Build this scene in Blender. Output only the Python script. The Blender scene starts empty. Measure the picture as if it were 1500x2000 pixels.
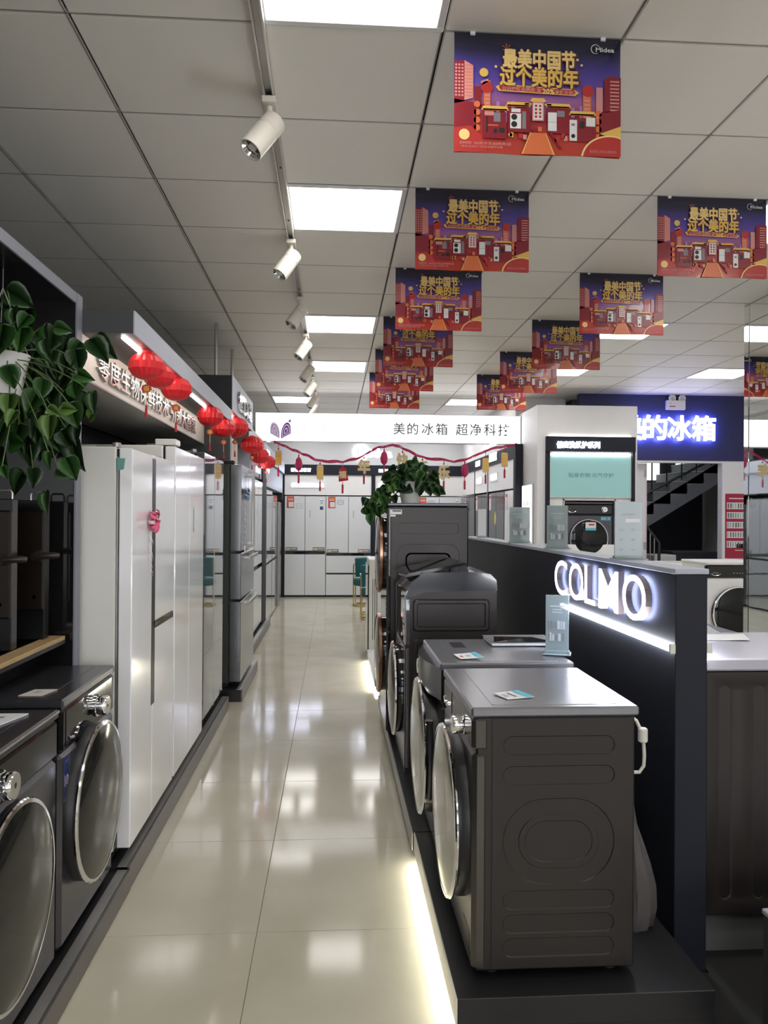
import bpy, bmesh, math, random
from mathutils import Vector, Matrix
from mathutils.geometry import tessellate_polygon

SC = bpy.context.scene
COL = SC.collection
# ------------------------------------------------------------------ camera
EYE = 1.524
FPX, YAW, PITCH, ROLL = 1502.45, .0651, .005, .0062
cy_, sy_ = math.cos(YAW), math.sin(YAW)
fw = Vector((sy_*math.cos(PITCH), cy_*math.cos(PITCH), math.sin(PITCH)))
rt = Vector((cy_, -sy_, 0)); up = rt.cross(fw)
r_ = rt*math.cos(ROLL)+up*math.sin(ROLL); u_ = -rt*math.sin(ROLL)+up*math.cos(ROLL)
cam = bpy.data.cameras.new('camera'); cam.sensor_fit = 'VERTICAL'; cam.sensor_height = 36
cam.lens = FPX/2000*36; cam.clip_start = .05
camo = bpy.data.objects.new('camera', cam); COL.objects.link(camo)
M4 = Matrix((r_, u_, -fw)).transposed().to_4x4(); M4.translation = (0, 0, EYE)
camo.matrix_world = M4
SC.camera = camo
# ------------------------------------------------------------------ world, exposure
W = bpy.data.worlds.new('world'); SC.world = W; W.use_nodes = True
W.node_tree.nodes['Background'].inputs[0].default_value = (.95, .96, 1, 1)
W.node_tree.nodes['Background'].inputs[1].default_value = 1.5
SC.view_settings.view_transform = 'Standard'; SC.view_settings.look = 'None'
SC.view_settings.gamma = 1; SC.view_settings.use_curve_mapping = False
SC.view_settings.exposure = 1.68
SC.cycles.use_denoising = True
SC.cycles.max_bounces = 7; SC.cycles.diffuse_bounces = 5; SC.cycles.glossy_bounces = 4
SC.cycles.transparent_max_bounces = 12
SC.cycles.sample_clamp_indirect = 8.0
SC.cycles.blur_glossy = .6
PANEL = 3.0        # ceiling light panels
rnd = random.Random(7)

# ------------------------------------------------------------------ materials
def mat(name, col, rough=.5, metal=0., emit=0., ecol=None, spec=.5, alpha=1., trans=0., coat=0., noise=0., nscale=8., bump=0., sub=0.):
    m = bpy.data.materials.new(name); m.use_nodes = True
    nt = m.node_tree; b = nt.nodes['Principled BSDF']
    b.inputs['Base Color'].default_value = (*col, 1); b.inputs['Roughness'].default_value = rough
    b.inputs['Metallic'].default_value = metal; b.inputs['Specular IOR Level'].default_value = spec
    b.inputs['Alpha'].default_value = alpha; b.inputs['Transmission Weight'].default_value = trans
    b.inputs['Coat Weight'].default_value = coat; b.inputs['Coat Roughness'].default_value = .06
    if sub:
        b.inputs['Subsurface Weight'].default_value = sub; b.inputs['Subsurface Radius'].default_value = (.02, .01, .01)
    if emit:
        b.inputs['Emission Color'].default_value = (*(ecol or col), 1); b.inputs['Emission Strength'].default_value = emit
    if noise or bump:
        tc = nt.nodes.new('ShaderNodeTexCoord'); n = nt.nodes.new('ShaderNodeTexNoise')
        n.inputs['Scale'].default_value = nscale; n.inputs['Detail'].default_value = 5
        nt.links.new(tc.outputs['Object'], n.inputs['Vector'])
        if noise:
            mx = nt.nodes.new('ShaderNodeMix'); mx.data_type = 'RGBA'; mx.blend_type = 'MIX'
            mx.inputs[6].default_value = (*[c*(1-noise) for c in col], 1)
            mx.inputs[7].default_value = (*[min(1, c*(1+noise)) for c in col], 1)
            nt.links.new(n.outputs['Fac'], mx.inputs[0]); nt.links.new(mx.outputs[2], b.inputs['Base Color'])
        if bump:
            bp = nt.nodes.new('ShaderNodeBump'); bp.inputs['Strength'].default_value = bump; bp.inputs['Distance'].default_value = .003
            nt.links.new(n.outputs['Fac'], bp.inputs['Height']); nt.links.new(bp.outputs['Normal'], b.inputs['Normal'])
    return m
def ramp_mat(name, stops, axis='Z', rough=.35, coat=.0):
    m = bpy.data.materials.new(name); m.use_nodes = True; nt = m.node_tree; b = nt.nodes['Principled BSDF']
    tc = nt.nodes.new('ShaderNodeTexCoord'); sp = nt.nodes.new('ShaderNodeSeparateXYZ'); cr = nt.nodes.new('ShaderNodeValToRGB')
    nt.links.new(tc.outputs['Generated'], sp.inputs[0]); nt.links.new(sp.outputs[axis], cr.inputs[0]); nt.links.new(cr.outputs[0], b.inputs['Base Color'])
    e = cr.color_ramp.elements
    while len(e) < len(stops): e.new(.5)
    for el, (p, c) in zip(e, stops): el.position = p; el.color = (*c, 1)
    b.inputs['Roughness'].default_value = rough; b.inputs['Coat Weight'].default_value = coat
    return m
def floor_cover():
    m = mat('polished_cream_tile', (.60, .55, .445),   .09, spec=.19)
    nt = m.node_tree; b = nt.nodes['Principled BSDF']
    tc = nt.nodes.new('ShaderNodeTexCoord'); n = nt.nodes.new('ShaderNodeTexNoise'); n.inputs['Scale'].default_value = 3; n.inputs['Detail'].default_value = 7
    oi = nt.nodes.new('ShaderNodeObjectInfo'); ad = nt.nodes.new('ShaderNodeVectorMath'); ad.operation = 'ADD'
    nt.links.new(tc.outputs['Object'], ad.inputs[0]); nt.links.new(oi.outputs['Location'], ad.inputs[1]); nt.links.new(ad.outputs[0], n.inputs['Vector'])
    cr = nt.nodes.new('ShaderNodeValToRGB'); cr.color_ramp.elements[0].position = .3; cr.color_ramp.elements[1].position = .7
    cr.color_ramp.elements[0].color = (.515, .49, .385, 1); cr.color_ramp.elements[1].color = (.59, .56, .465, 1)
    nt.links.new(n.outputs['Fac'], cr.inputs[0]); nt.links.new(cr.outputs[0], b.inputs['Base Color'])
    return m
white = mat('white_paint', (.78, .78, .79), .45, noise=.03)
whiteg = mat('white_gloss', (.87, .88, .90), .12, spec=.7, coat=.5, noise=.02)
whites = mat('white_satin_side', (.74, .74, .695), .35, noise=.03)
cream = mat('warm_white_board', (.70, .66, .60), .4, noise=.03)
alu = mat('brushed_aluminium', (.62, .60, .58), .32, .85, noise=.06, nscale=40)
aluk = mat('smoky_aluminium', (.20, .19, .185), .35, .7, noise=.08, nscale=30)
alud = mat('dull_aluminium', (.40, .39, .38), .38, .75, noise=.08, nscale=30)
chrome = mat('chrome', (.85, .85, .86), .08, 1.)
mirror = mat('mirror', (.86, .88, .88), .015, 1.)
black = mat('black_satin', (.012, .012, .014), .4, noise=.1)
blackg = mat('black_gloss', (.008, .008, .009), .06, spec=.6)
blackb = mat('black_backdrop', (.008, .009, .009), .22, noise=.15, nscale=3)
navy = mat('charcoal_blue_board', (.015, .017, .026), .6, spec=.25, noise=.10, nscale=30)
greyboard = mat('grey_board', (.14, .145, .145), .5, noise=.05)
greydark = mat('dark_grey_green_board', (.055, .062, .06), .5, noise=.06)
bluegrey = mat('pale_blue_grey_board', (.40, .43, .50), .5, noise=.03)
band = mat('edge_band_grey', (.20, .21, .25), .5)
bluewall = mat('navy_blue_wall', (.022, .026, .10), .55, noise=.08)
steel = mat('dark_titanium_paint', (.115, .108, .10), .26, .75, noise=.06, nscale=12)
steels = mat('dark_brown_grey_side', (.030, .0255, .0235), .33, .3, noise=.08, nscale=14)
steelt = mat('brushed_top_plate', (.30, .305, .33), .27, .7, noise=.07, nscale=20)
glosscap = mat('graphite_gloss', (.030, .031, .038), .16, .3, coat=.4)
steeld = mat('graphite_steel', (.10, .10, .115), .25, .75, noise=.08, nscale=12)
inox = mat('fridge_inox', (.34, .35, .36), .2, .85, noise=.05, nscale=20)
inoxd = mat('dark_inox_side', (.085, .095, .085), .35, .4, noise=.06)
glassdoor = mat('mirror_glass_door', (.46, .48, .51), .035, .85)
darkglass = mat('smoked_glass', (.008, .009, .010), .05, spec=.35)
lens = mat('polished_door_dish', (.58, .57, .54), .10, .95)
lensl = mat('smoked_door_dish', (.045, .047, .043), .09, .7)
copper = mat('copper_rim', (.62, .36, .25), .25, .9)
wood = mat('light_wood_edge', (.42, .29, .14), .5, noise=.25, nscale=18)
rubber = mat('rubber', (.015, .015, .015), .7)
red = mat('red_paper', (.72, .012, .02), .45, sub=.15, noise=.12, nscale=40)
redd = mat('red_tassel', (.42, .01, .025), .6, noise=.2, nscale=60)
crimson = mat('crimson_ribbon', (.45, .01, .09), .45, noise=.2, nscale=60)
gold = mat('gold_print', (.72, .42, .08), .4, .3, noise=.1)
goldl = mat('pale_gold_card', (.66, .52, .27), .5, noise=.15, nscale=40)
brass = mat('brass_tube', (.75, .58, .24), .2, .95)
pink = mat('pink_ribbon', (.72, .10, .22), .3, noise=.25, nscale=50)
pinkl = mat('pale_ribbon', (.78, .62, .66), .3)
bluer = mat('blue_ribbon', (.10, .25, .42), .35, noise=.3, nscale=50)
green = mat('teal_velvet', (.008, .095, .105), .75, noise=.2, nscale=20)
paper = mat('paper', (.74, .75, .76), .6)
paperb = mat('cyan_print', (.12, .48, .62), .6)
ink = mat('grey_ink', (.16, .17, .18), .6)
inkp = mat('pale_ink', (.42, .46, .47), .6)
redp = mat('red_print', (.52, .03, .03), .5)
yellowp = mat('yellow_print', (.75, .60, .05), .5)
tapec = mat('teal_tape', (.16, .42, .38), .45)
bluep = mat('blue_label', (.02, .03, .12), .35)
acryl = mat('printed_acrylic', (.26, .33, .33), .12, alpha=.85)
plastic = mat('clear_plastic_bag', (.20, .185, .18), .14, alpha=.42, bump=1., nscale=28)
ivory = mat('ivory_cord', (.68, .67, .60), .5)
spotw = mat('warm_white_lamp_body', (.74, .70, .62), .4)
concrete = mat('concrete', (.19, .20, .24), .8, noise=.12)
concd = mat('dark_concrete', (.035, .038, .05), .85, noise=.12)
ceilm = mat('ceiling_tile_metal', (.88, .855, .80), .55, noise=.02, nscale=3)
groove = mat('ceiling_groove', (.02, .02, .02), .7)
teebar = mat('ceiling_tee_bar', (.30, .30, .29), .5)
tile_m = floor_cover()
grout = mat('grout', (.22, .19, .15), .8)
diff_m = mat('panel_diffuser', (.9, .9, .9), .5, emit=PANEL, ecol=(1, .97, .93))
led = mat('led_tube', (.9, .9, .85), .4, emit=5, ecol=(1, .96, .86))
ledw = mat('led_line_cool', (.9, .9, .9), .4, emit=11, ecol=(.96, .98, 1))
ledsoft = mat('led_soft', (.9, .88, .8), .4, emit=2.0, ecol=(1, .93, .85))
ledf = mat('led_floor_glow', (.9, .9, .8), .4, emit=14, ecol=(1, .97, .82))
sign_e = mat('sign_glow', (.9, .9, .95), .4, emit=2.4, ecol=(.80, .84, 1))
logo_e = mat('logo_glow', (.9, .9, .95), .4, emit=1.0, ecol=(.85, .88, 1))
colmo_e = mat('letter_glow', (.9, .9, .95), .4, emit=2.2, ecol=(.84, .86, 1))
colmo_b = mat('letter_back_glow', (.9, .9, .95), .4, emit=9.0, ecol=(.55, .62, 1))
blue_e = mat('letter_glow_blue', (.9, .9, .95), .4, emit=2.5, ecol=(.80, .80, 1))
blue_b = mat('letter_back_glow_blue', (.9, .9, .95), .4, emit=14.0, ecol=(.22, .25, 1))
box_e = mat('lightbox_face', (.9, .9, .9), .4, emit=.75, ecol=(.97, .98, 1))
niche_e = mat('teal_lightbox', (.18, .31, .31), .35, emit=.085, ecol=(.45, .86, .83))
poster_e = mat('poster_lightbox', (.8, .82, .85), .4, emit=.40, ecol=(.92, .95, 1))
window_e = mat('bright_window', (.8, .85, .8), .4, emit=.5, ecol=(.95, 1, .93))
letside = mat('letter_side', (.40, .34, .34), .3, .6)
leafs = [mat('leaf_dark', (.013, .040, .010), .35, noise=.3, nscale=30), mat('leaf_mid', (.024, .074, .016), .33, noise=.3, nscale=30),
         mat('leaf_green', (.03, .10, .016), .35, noise=.25, nscale=30), mat('leaf_lime', (.09, .18, .035), .35, noise=.2, nscale=30)]
stemm = mat('stem', (.10, .16, .05), .5)
potm = mat('white_pot', (.7, .7, .67), .4)

# ------------------------------------------------------------------ mesh builder
class Frame:
    """a = along the face (viewer's right), b = up, c = out of the face"""
    def __init__(s, o=(0, 0, 0), ux=(1, 0, 0), n=(0, -1, 0), uy=(0, 0, 1)):
        s.o, s.ux, s.uy, s.n = Vector(o), Vector(ux), Vector(uy), Vector(n)
    def __call__(s, p): return s.o+s.ux*p[0]+s.uy*p[1]+s.n*p[2]
WORLD = Frame((0, 0, 0), (1, 0, 0), (0, 0, 1), (0, 1, 0))    # a,b,c = x,y,z
def FX(x, y, z=0): return Frame((x, y, z), (0, 1, 0), (1, 0, 0))     # faces +x (left side of the aisle)
def FR(x, y, z=0): return Frame((x, y, z), (0, -1, 0), (-1, 0, 0))   # faces -x (right side); y is the far end
def FB(x, y, z=0): return Frame((x, y, z), (1, 0, 0), (0, -1, 0))    # faces the camera
_txt = {}
def text_geo(s, bold=0., res=2):
    k = (s, bold, res)
    if k not in _txt:
        c = bpy.data.curves.new('t', 'FONT'); c.body = s; c.offset = bold; c.resolution_u = res
        o = bpy.data.objects.new('t', c); COL.objects.link(o)
        dg = bpy.context.evaluated_depsgraph_get(); me = bpy.data.meshes.new_from_object(o.evaluated_get(dg))
        _txt[k] = ([tuple(v.co) for v in me.vertices], [tuple(p.vertices) for p in me.polygons])
        bpy.data.objects.remove(o); bpy.data.meshes.remove(me); bpy.data.curves.remove(c)
    return _txt[k]
def rrect(cx, cy, w, h, r, n=5):
    r = min(r, w/2-1e-5, h/2-1e-5); P = []
    for sx, sy, a0 in ((1, 1, 0), (-1, 1, 90), (-1, -1, 180), (1, -1, 270)):
        for i in range(n+1):
            a = math.radians(a0+90*i/n); P.append((cx+sx*(w/2-r)+r*math.cos(a), cy+sy*(h/2-r)+r*math.sin(a)))
    return P
def circ(cx, cy, r, n=24, sy=1.): return [(cx+r*math.cos(2*math.pi*i/n), cy+sy*r*math.sin(2*math.pi*i/n)) for i in range(n)]
class MB:
    def __init__(s, fr=WORLD): s.fr = fr; s.v = []; s.f = []; s.mi = []; s.sm = []; s.mats = []
    def m(s, mt):
        if mt not in s.mats: s.mats.append(mt)
        return s.mats.index(mt)
    def add(s, vs, fs, mt, smooth=False, raw=False):
        k = len(s.v); s.v += [tuple(Vector(p) if raw else s.fr(p)) for p in vs]; i = s.m(mt)
        for f in fs: s.f.append([k+j for j in f]); s.mi.append(i); s.sm.append(smooth)
        return s
    def box(s, a0, a1, b0, b1, c0, c1, mt, r=0.):
        if a0 > a1: a0, a1 = a1, a0
        if b0 > b1: b0, b1 = b1, b0
        if c0 > c1: c0, c1 = c1, c0
        if r <= 0:
            return s.add([(a, b, c) for a in (a0, a1) for b in (b0, b1) for c in (c0, c1)],
                         [(0, 1, 3, 2), (4, 6, 7, 5), (0, 4, 5, 1), (2, 3, 7, 6), (0, 2, 6, 4), (1, 5, 7, 3)], mt)
        r = min(r, (a1-a0)*.49, (b1-b0)*.49, (c1-c0)*.49)
        lo, hi = (a0, b0, c0), (a1, b1, c1); vs = []; ix = {}
        for sx in (0, 1):
            for sy in (0, 1):
                for sz in (0, 1):
                    sg = (sx, sy, sz)
                    for ax in range(3):
                        p = [(hi[i] if sg[i] else lo[i]) + (0 if i == ax else (-r if sg[i] else r)) for i in range(3)]
                        ix[sg+(ax,)] = len(vs); vs.append(p)
        fs = []
        for ax in range(3):
            o1, o2 = [i for i in range(3) if i != ax]
            for sg in (0, 1):
                q = []
                for x, y in ((0, 0), (1, 0), (1, 1), (0, 1)):
                    k = [0]*3; k[ax] = sg; k[o1] = x; k[o2] = y; q.append(ix[tuple(k)+(ax,)])
                fs.append(q)
            for x in (0, 1):
                for y in (0, 1):
                    q = []
                    for z, aa in ((0, o1), (1, o1), (1, o2), (0, o2)):
                        k = [0]*3; k[o1] = x; k[o2] = y; k[ax] = z; q.append(ix[tuple(k)+(aa,)])
                    fs.append(q)
        for sx in (0, 1):
            for sy in (0, 1):
                for sz in (0, 1): fs.append([ix[(sx, sy, sz, a)] for a in range(3)])
        return s.add(vs, fs, mt)
    def poly(s, pts, mt): return s.add(pts, [list(range(len(pts)))], mt)
    def flat(s, pts2, c, mt): return s.poly([(a, b, c) for a, b in pts2], mt)
    def rect(s, a0, a1, b0, b1, c, mt): return s.flat([(a0, b0), (a1, b0), (a1, b1), (a0, b1)], c, mt)
    def prism(s, pts2, c0, c1, mt, ax='c', smooth=False):
        n = len(pts2)
        def P(p, c): return {'c': (p[0], p[1], c), 'a': (c, p[0], p[1]), 'b': (p[0], c, p[1])}[ax]
        vs = [P(p, c0) for p in pts2]+[P(p, c1) for p in pts2]
        s.add(vs, [list(range(n))[::-1], list(range(n, 2*n))], mt)
        return s.add(vs, [(i, (i+1) % n, n+(i+1) % n, n+i) for i in range(n)], mt, smooth)
    def lathe(s, ctr, prof, n, mt, ax='c', wob=None, caps=True):
        ca, cb, cc = ctr; vs = []
        for (r, h) in prof:
            for i in range(n):
                t = 2*math.pi*i/n; rr = r*(wob(i) if wob else 1)
                x, y = rr*math.cos(t), rr*math.sin(t)
                vs.append({'c': (ca+x, cb+y, cc+h), 'b': (ca+x, cb+h, cc+y), 'a': (ca+h, cb+x, cc+y)}[ax])
        fs = [(j*n+i, j*n+(i+1) % n, (j+1)*n+(i+1) % n, (j+1)*n+i) for j in range(len(prof)-1) for i in range(n)]
        s.add(vs, fs, mt, True)
        if caps:
            if prof[0][0] > 1e-4: s.add(vs[:n], [list(range(n))], mt)
            if prof[-1][0] > 1e-4: s.add(vs[-n:], [list(range(n))], mt)
        return s
    def tube(s, pts, r, n, mt, raw=False, closed=False):
        P = [Vector(p) for p in pts]; vs = []; L = len(P); prev = None
        for i, p in enumerate(P):
            d = (P[(i+1) % L] - P[i-1]) if closed else (P[min(i+1, L-1)]-P[max(i-1, 0)])
            d.normalize(); q = prev if prev is not None else (Vector((0, 0, 1)) if abs(d.z) < .9 else Vector((1, 0, 0)))
            x = (q - d*q.dot(d)); x = x.normalized() if x.length > 1e-6 else d.orthogonal().normalized(); y = d.cross(x); prev = x
            rr = r[i] if isinstance(r, (list, tuple)) else r
            vs += [p+(x*math.cos(2*math.pi*k/n)+y*math.sin(2*math.pi*k/n))*rr for k in range(n)]
        m_ = L if closed else L-1
        fs = [(i*n+k, i*n+(k+1) % n, ((i+1) % L)*n+(k+1) % n, ((i+1) % L)*n+k) for i in range(m_) for k in range(n)]
        if not closed: fs += [list(range(n)), list(range((L-1)*n, L*n))]
        return s.add(vs, fs, mt, True, raw)
    def strip(s, pts, w, axis, mt):
        """flat ribbon along pts, width w along axis"""
        A = Vector(axis).normalized(); vs = []
        for i, p in enumerate(pts):
            ww = w[i] if isinstance(w, (list, tuple)) else w
            vs += [Vector(p)-A*ww/2, Vector(p)+A*ww/2]
        return s.add(vs, [(2*i, 2*i+1, 2*i+3, 2*i+2) for i in range(len(pts)-1)], mt, True)
    def holed(s, outer, holes, c, mt, ax='c'):
        loops = [outer]+holes; L3 = [[Vector((a, b, 0)) for a, b in l] for l in loops]
        flat = [p for l in loops for p in l]
        def P(p): return {'c': (p[0], p[1], c), 'a': (c, p[1], p[0]), 'b': (p[0], c, p[1])}[ax]
        return s.add([P(p) for p in flat], [list(t) for t in tessellate_polygon(L3)], mt)
    def nest(s, loops, mt, ax='c'):
        """loops: [(pts2, depth)] stepping inward; last one capped"""
        n = len(loops[0][0])
        def P(p, c): return {'c': (p[0], p[1], c), 'a': (c, p[1], p[0]), 'b': (p[0], c, p[1])}[ax]
        vs = [P(p, d) for l, d in loops for p in l]
        fs = [(j*n+i, j*n+(i+1) % n, (j+1)*n+(i+1) % n, (j+1)*n+i) for j in range(len(loops)-1) for i in range(n)]
        s.add(vs, fs, mt, True)
        return s.add([P(p, loops[-1][1]) for p in loops[-1][0]], [list(range(n))], mt)
    def text(s, t, size, a, b, c, mt, bold=0., sx=1., depth=0., side=None, back=None, align='l', width=None, fat=0., res=2):
        if fat:
            for q in range(6):
                an = q*math.pi/3+.3; s.text(t, size, a+fat*size*math.cos(an), b+fat*size*math.sin(an), c+q*1.5e-5, mt, bold, sx, depth, side, back, align, width, 0., res)
            return s
        vs, fs = text_geo(t, bold, res)
        if not vs: return s
        x0, x1 = min(v[0] for v in vs), max(v[0] for v in vs)
        if width: sx = width/((x1-x0)*size)
        off = {'l': x0, 'c': (x0+x1)/2, 'r': x1}[align]
        V = [(a+(v[0]-off)*size*sx, b+v[1]*size, c+depth) for v in vs]
        s.add(V, fs, mt)
        if depth:
            k = len(V); E = {}
            for f in fs:
                for i in range(len(f)):
                    e = (f[i], f[(i+1) % len(f)]); E[tuple(sorted(e))] = E.get(tuple(sorted(e)), 0)+1
            bd = [e for e, n in E.items() if n == 1]
            V2 = V+[(x, y, c) for x, y, _ in V]
            s.add(V2, [(i, j, j+k, i+k) for i, j in bd], side or mt)
            if back: s.add([(x, y, c) for x, y, _ in V], [f[::-1] for f in fs], back)
        return s
    def build(s, name, parent=None, kind=None, label=None, fix=True, sharp=35):
        me = bpy.data.meshes.new(name)
        off = Vector(parent.location) if parent is not None else Vector((0, 0, 0))
        p = parent.parent if parent is not None else None
        while p is not None: off += p.location; p = p.parent
        if parent is None:
            xs = [v[0] for v in s.v]; ys = [v[1] for v in s.v]; zs = [v[2] for v in s.v]
            off = Vector(((min(xs)+max(xs))/2, (min(ys)+max(ys))/2, min(zs)))
        me.from_pydata([tuple(Vector(v)-off) for v in s.v], [], s.f)
        for mt in s.mats: me.materials.append(mt)
        me.polygons.foreach_set('material_index', s.mi); me.polygons.foreach_set('use_smooth', s.sm)
        if fix:
            bm = bmesh.new(); bm.from_mesh(me); bmesh.ops.remove_doubles(bm, verts=bm.verts, dist=1e-5)
            bmesh.ops.recalc_face_normals(bm, faces=bm.faces); bm.to_mesh(me); bm.free()
        if any(s.sm): me.set_sharp_from_angle(angle=math.radians(sharp))
        me.update()
        o = bpy.data.objects.new(name, me); COL.objects.link(o)
        if parent is None: o.location = off
        else: o.parent = parent
        if kind: o['kind'] = kind
        if label: o['label'] = label
        return o
def tag(o, label, cat, group=None):
    o['label'] = label; o['category'] = cat
    if group: o['group'] = group
    return o
def thing(name, loc, label, cat, group=None):
    o = bpy.data.objects.new(name, None); COL.objects.link(o); o.location = loc; o.empty_display_size = .1
    return tag(o, label, cat, group)
def copy_tree(o, loc=None, label=None, parent=None, par_obj=None):
    c = o.copy(); COL.objects.link(c)
    if parent is not None: c.parent = parent
    if loc is not None: c.location = loc
    if label: c['label'] = label
    for ch in o.children: copy_tree(ch, parent=c)
    return c
def inst(name, me, parent, loc, rot=(0, 0, 0), sc=1., mt=None):
    o = bpy.data.objects.new(name, me); COL.objects.link(o); o.parent = parent; o.location = loc; o.rotation_euler = rot
    o.scale = (sc, sc, sc) if not isinstance(sc, tuple) else sc
    if mt:
        o.material_slots[0].link = 'OBJECT'; o.material_slots[0].material = mt
    return o
def B(*a, fr=WORLD, r=0.): return MB(fr).box(*a, r=r)

# ================================================================== SETTING
CEIL = 3.110
GX, GY = .348, 2.493          # ceiling grid phase
# floor: slab of grout with proud tiles
fl = B(-2.1, 6.6, -6.2, 16.2, -.15, -.003, grout).build('floor', kind='structure')
tme = None
for i in range(-2, 8):
    for j in range(-1, 20):
        x, y = -.2707+.8*i, .44+.8*j
        if x+.8 < -1.9 or y < -.5 or y > 15: continue
        if tme is None:
            t = B(.0012, .7988, .0012, .7988, -.01, 0, tile_m, r=.0012).build('tile', fl); tme = t.data
            t.location = Vector((x, y, 0))-fl.location
            for v in tme.vertices: v.co += fl.location
        else: inst('tile', tme, fl, Vector((x, y, 0))-fl.location)
# ceiling
PAN = [(-1, -1), (-1, 2), (-1, 6), (-1, 9), (-2, 13), (2, 13), (3, 2), (3, 6), (3, 9), (6, 9), (3, -1), (7, 5), (7, 13)]
PAN_ADDED = [(-1, -4), (3, -4), (-1, -7), (3, -7), (6, -7), (-1, -10), (3, -10), (6, -10), (6, -4), (6, -1), (6, 2), (6, 6), (-2, 16), (2, 16), (0, 18), (-2, 20), (2, 20), (-2, 18), (2, 18), (0, 20), (0, 16)]  # unseen panels added to brighten the near ceiling and the far end
ce = B(-2.1, 6.6, -6.2, 16.2, CEIL+.016, CEIL+.15, groove).build('ceiling', kind='structure')
B(-2.05, 6.35, -6.1, GY-.6*2+.0, CEIL+.001, CEIL+.014, ceilm).build('tile_field', ce)
cme = None
for i in range(-4, 10):
    for j in range(-2, 21):
        if (i, j) in PAN or (i, j) in PAN_ADDED: continue
        x, y = GX+.6*i, GY+.6*j
        if cme is None:
            t = B(.004, .596, .004, .596, CEIL, CEIL+.014, ceilm, r=.004).build('tile', ce); cme = t.data
            for v in cme.vertices: v.co += ce.location
        else: t = inst('tile', cme, ce, (0, 0, 0))
        t.location = Vector((x, y, 0))-ce.location
for i in range(-4, 11): B(GX+.6*i-.009, GX+.6*i-.0045, -6.1, 15.1, CEIL-.001, CEIL+.014, teebar).build('tee_bar', ce)
for j in range(-2, 22): B(-2.05, 6.35, GY+.6*j-.010, GY+.6*j-.0045, CEIL-.001, CEIL+.014, teebar).build('tee_bar', ce)
B(-2.1, -2.0, -6.2, 16.2, 0, CEIL+.15, blackb).build('wall_left', kind='structure')
B(6.4, 6.6, -6.2, 16.2, 0, CEIL+.15, white).build('wall_right', kind='structure')
B(-2.1, 3.15, 15.1, 15.3, 0, CEIL+.15, white).build('wall_back', kind='structure')
wf = MB()      # shop front with wide windows behind the camera
wf.box(-2.1, 6.6, -6.2, -6.05, 0, .4, greyboard); wf.box(-2.1, 6.6, -6.2, -6.05, 2.7, CEIL+.15, greyboard)
wf.box(-2.1, -1.6, -6.2, -6.05, .4, 2.7, greyboard); wf.box(2.0, 2.6, -6.2, -6.05, .4, 2.7, greyboard); wf.box(6.0, 6.6, -6.2, -6.05, .4, 2.7, greyboard)
wf.build('wall_front', kind='structure')

# ================================================================== CEILING LIGHTS
pl = None
names = {(-1, -1): 'square white ceiling panel light nearest the camera, above the track beam', (-1, 2): 'square white ceiling panel light beside the track, second along from the camera',
         (-1, 6): 'square white ceiling panel light beside the track, third along', (-1, 9): 'square white ceiling panel light beside the track, fourth along',
         (-2, 13): 'square white ceiling panel light above the left end of the lightbox sign', (2, 13): 'square white ceiling panel light above the middle of the lightbox sign',
         (3, 2): 'square white ceiling panel light at the right edge beside the nearest right-hand poster', (3, 6): 'square white ceiling panel light behind the second right-hand poster',
         (3, 9): 'square white ceiling panel light behind the third right-hand poster', (6, 9): 'square white ceiling panel light beside the mirrored pillar',
         (3, -1): 'square white ceiling panel light overhead, just right of the camera', (-4, 6): 'square white ceiling panel light above the left-hand sign boards',
         (-4, 10): 'square white ceiling panel light above the far left refrigerators', (7, 5): 'square white ceiling panel light right of the mirrored pillar',
         (7, 13): 'square white ceiling panel light beyond the blue wall sign'}
for q in PAN_ADDED: names[q] = 'square white ceiling panel light added unseen beyond the lightbox sign, over the back refrigerators' if q[1] > 14 else 'square white ceiling panel light added outside the view, '+{-1: 'left', 3: 'middle', 6: 'right'}[q[0]]+' row, '+{-10: 'farthest behind', -7: 'well behind', -4: 'just behind', -1: 'beside', 2: 'ahead of', 6: 'well ahead of'}[q[1]]+' the camera'
for (i, j) in PAN+PAN_ADDED:
    x, y = GX+.6*i, GY+.6*j; loc = Vector((x+.3, y+.3, CEIL))
    if pl is None:
        pl = thing('ceiling_light', loc, names[(i, j)], 'light', 'square ceiling panel lights')
        m_ = MB(); o, q = .298, .272
        for a in ((-o, o, -o, -q), (-o, o, q, o), (-o, -q, -q, q), (q, o, -q, q)):
            m_.box(loc.x+a[0], loc.x+a[1], loc.y+a[2], loc.y+a[3], CEIL-.006, CEIL+.012, white, r=.003)
        m_.build('frame', pl)
        B(loc.x-q, loc.x+q, loc.y-q, loc.y+q, CEIL-.001, CEIL+.012, diff_m).build('diffuser', pl)
    else: copy_tree(pl, loc, names[(i, j)])
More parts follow.
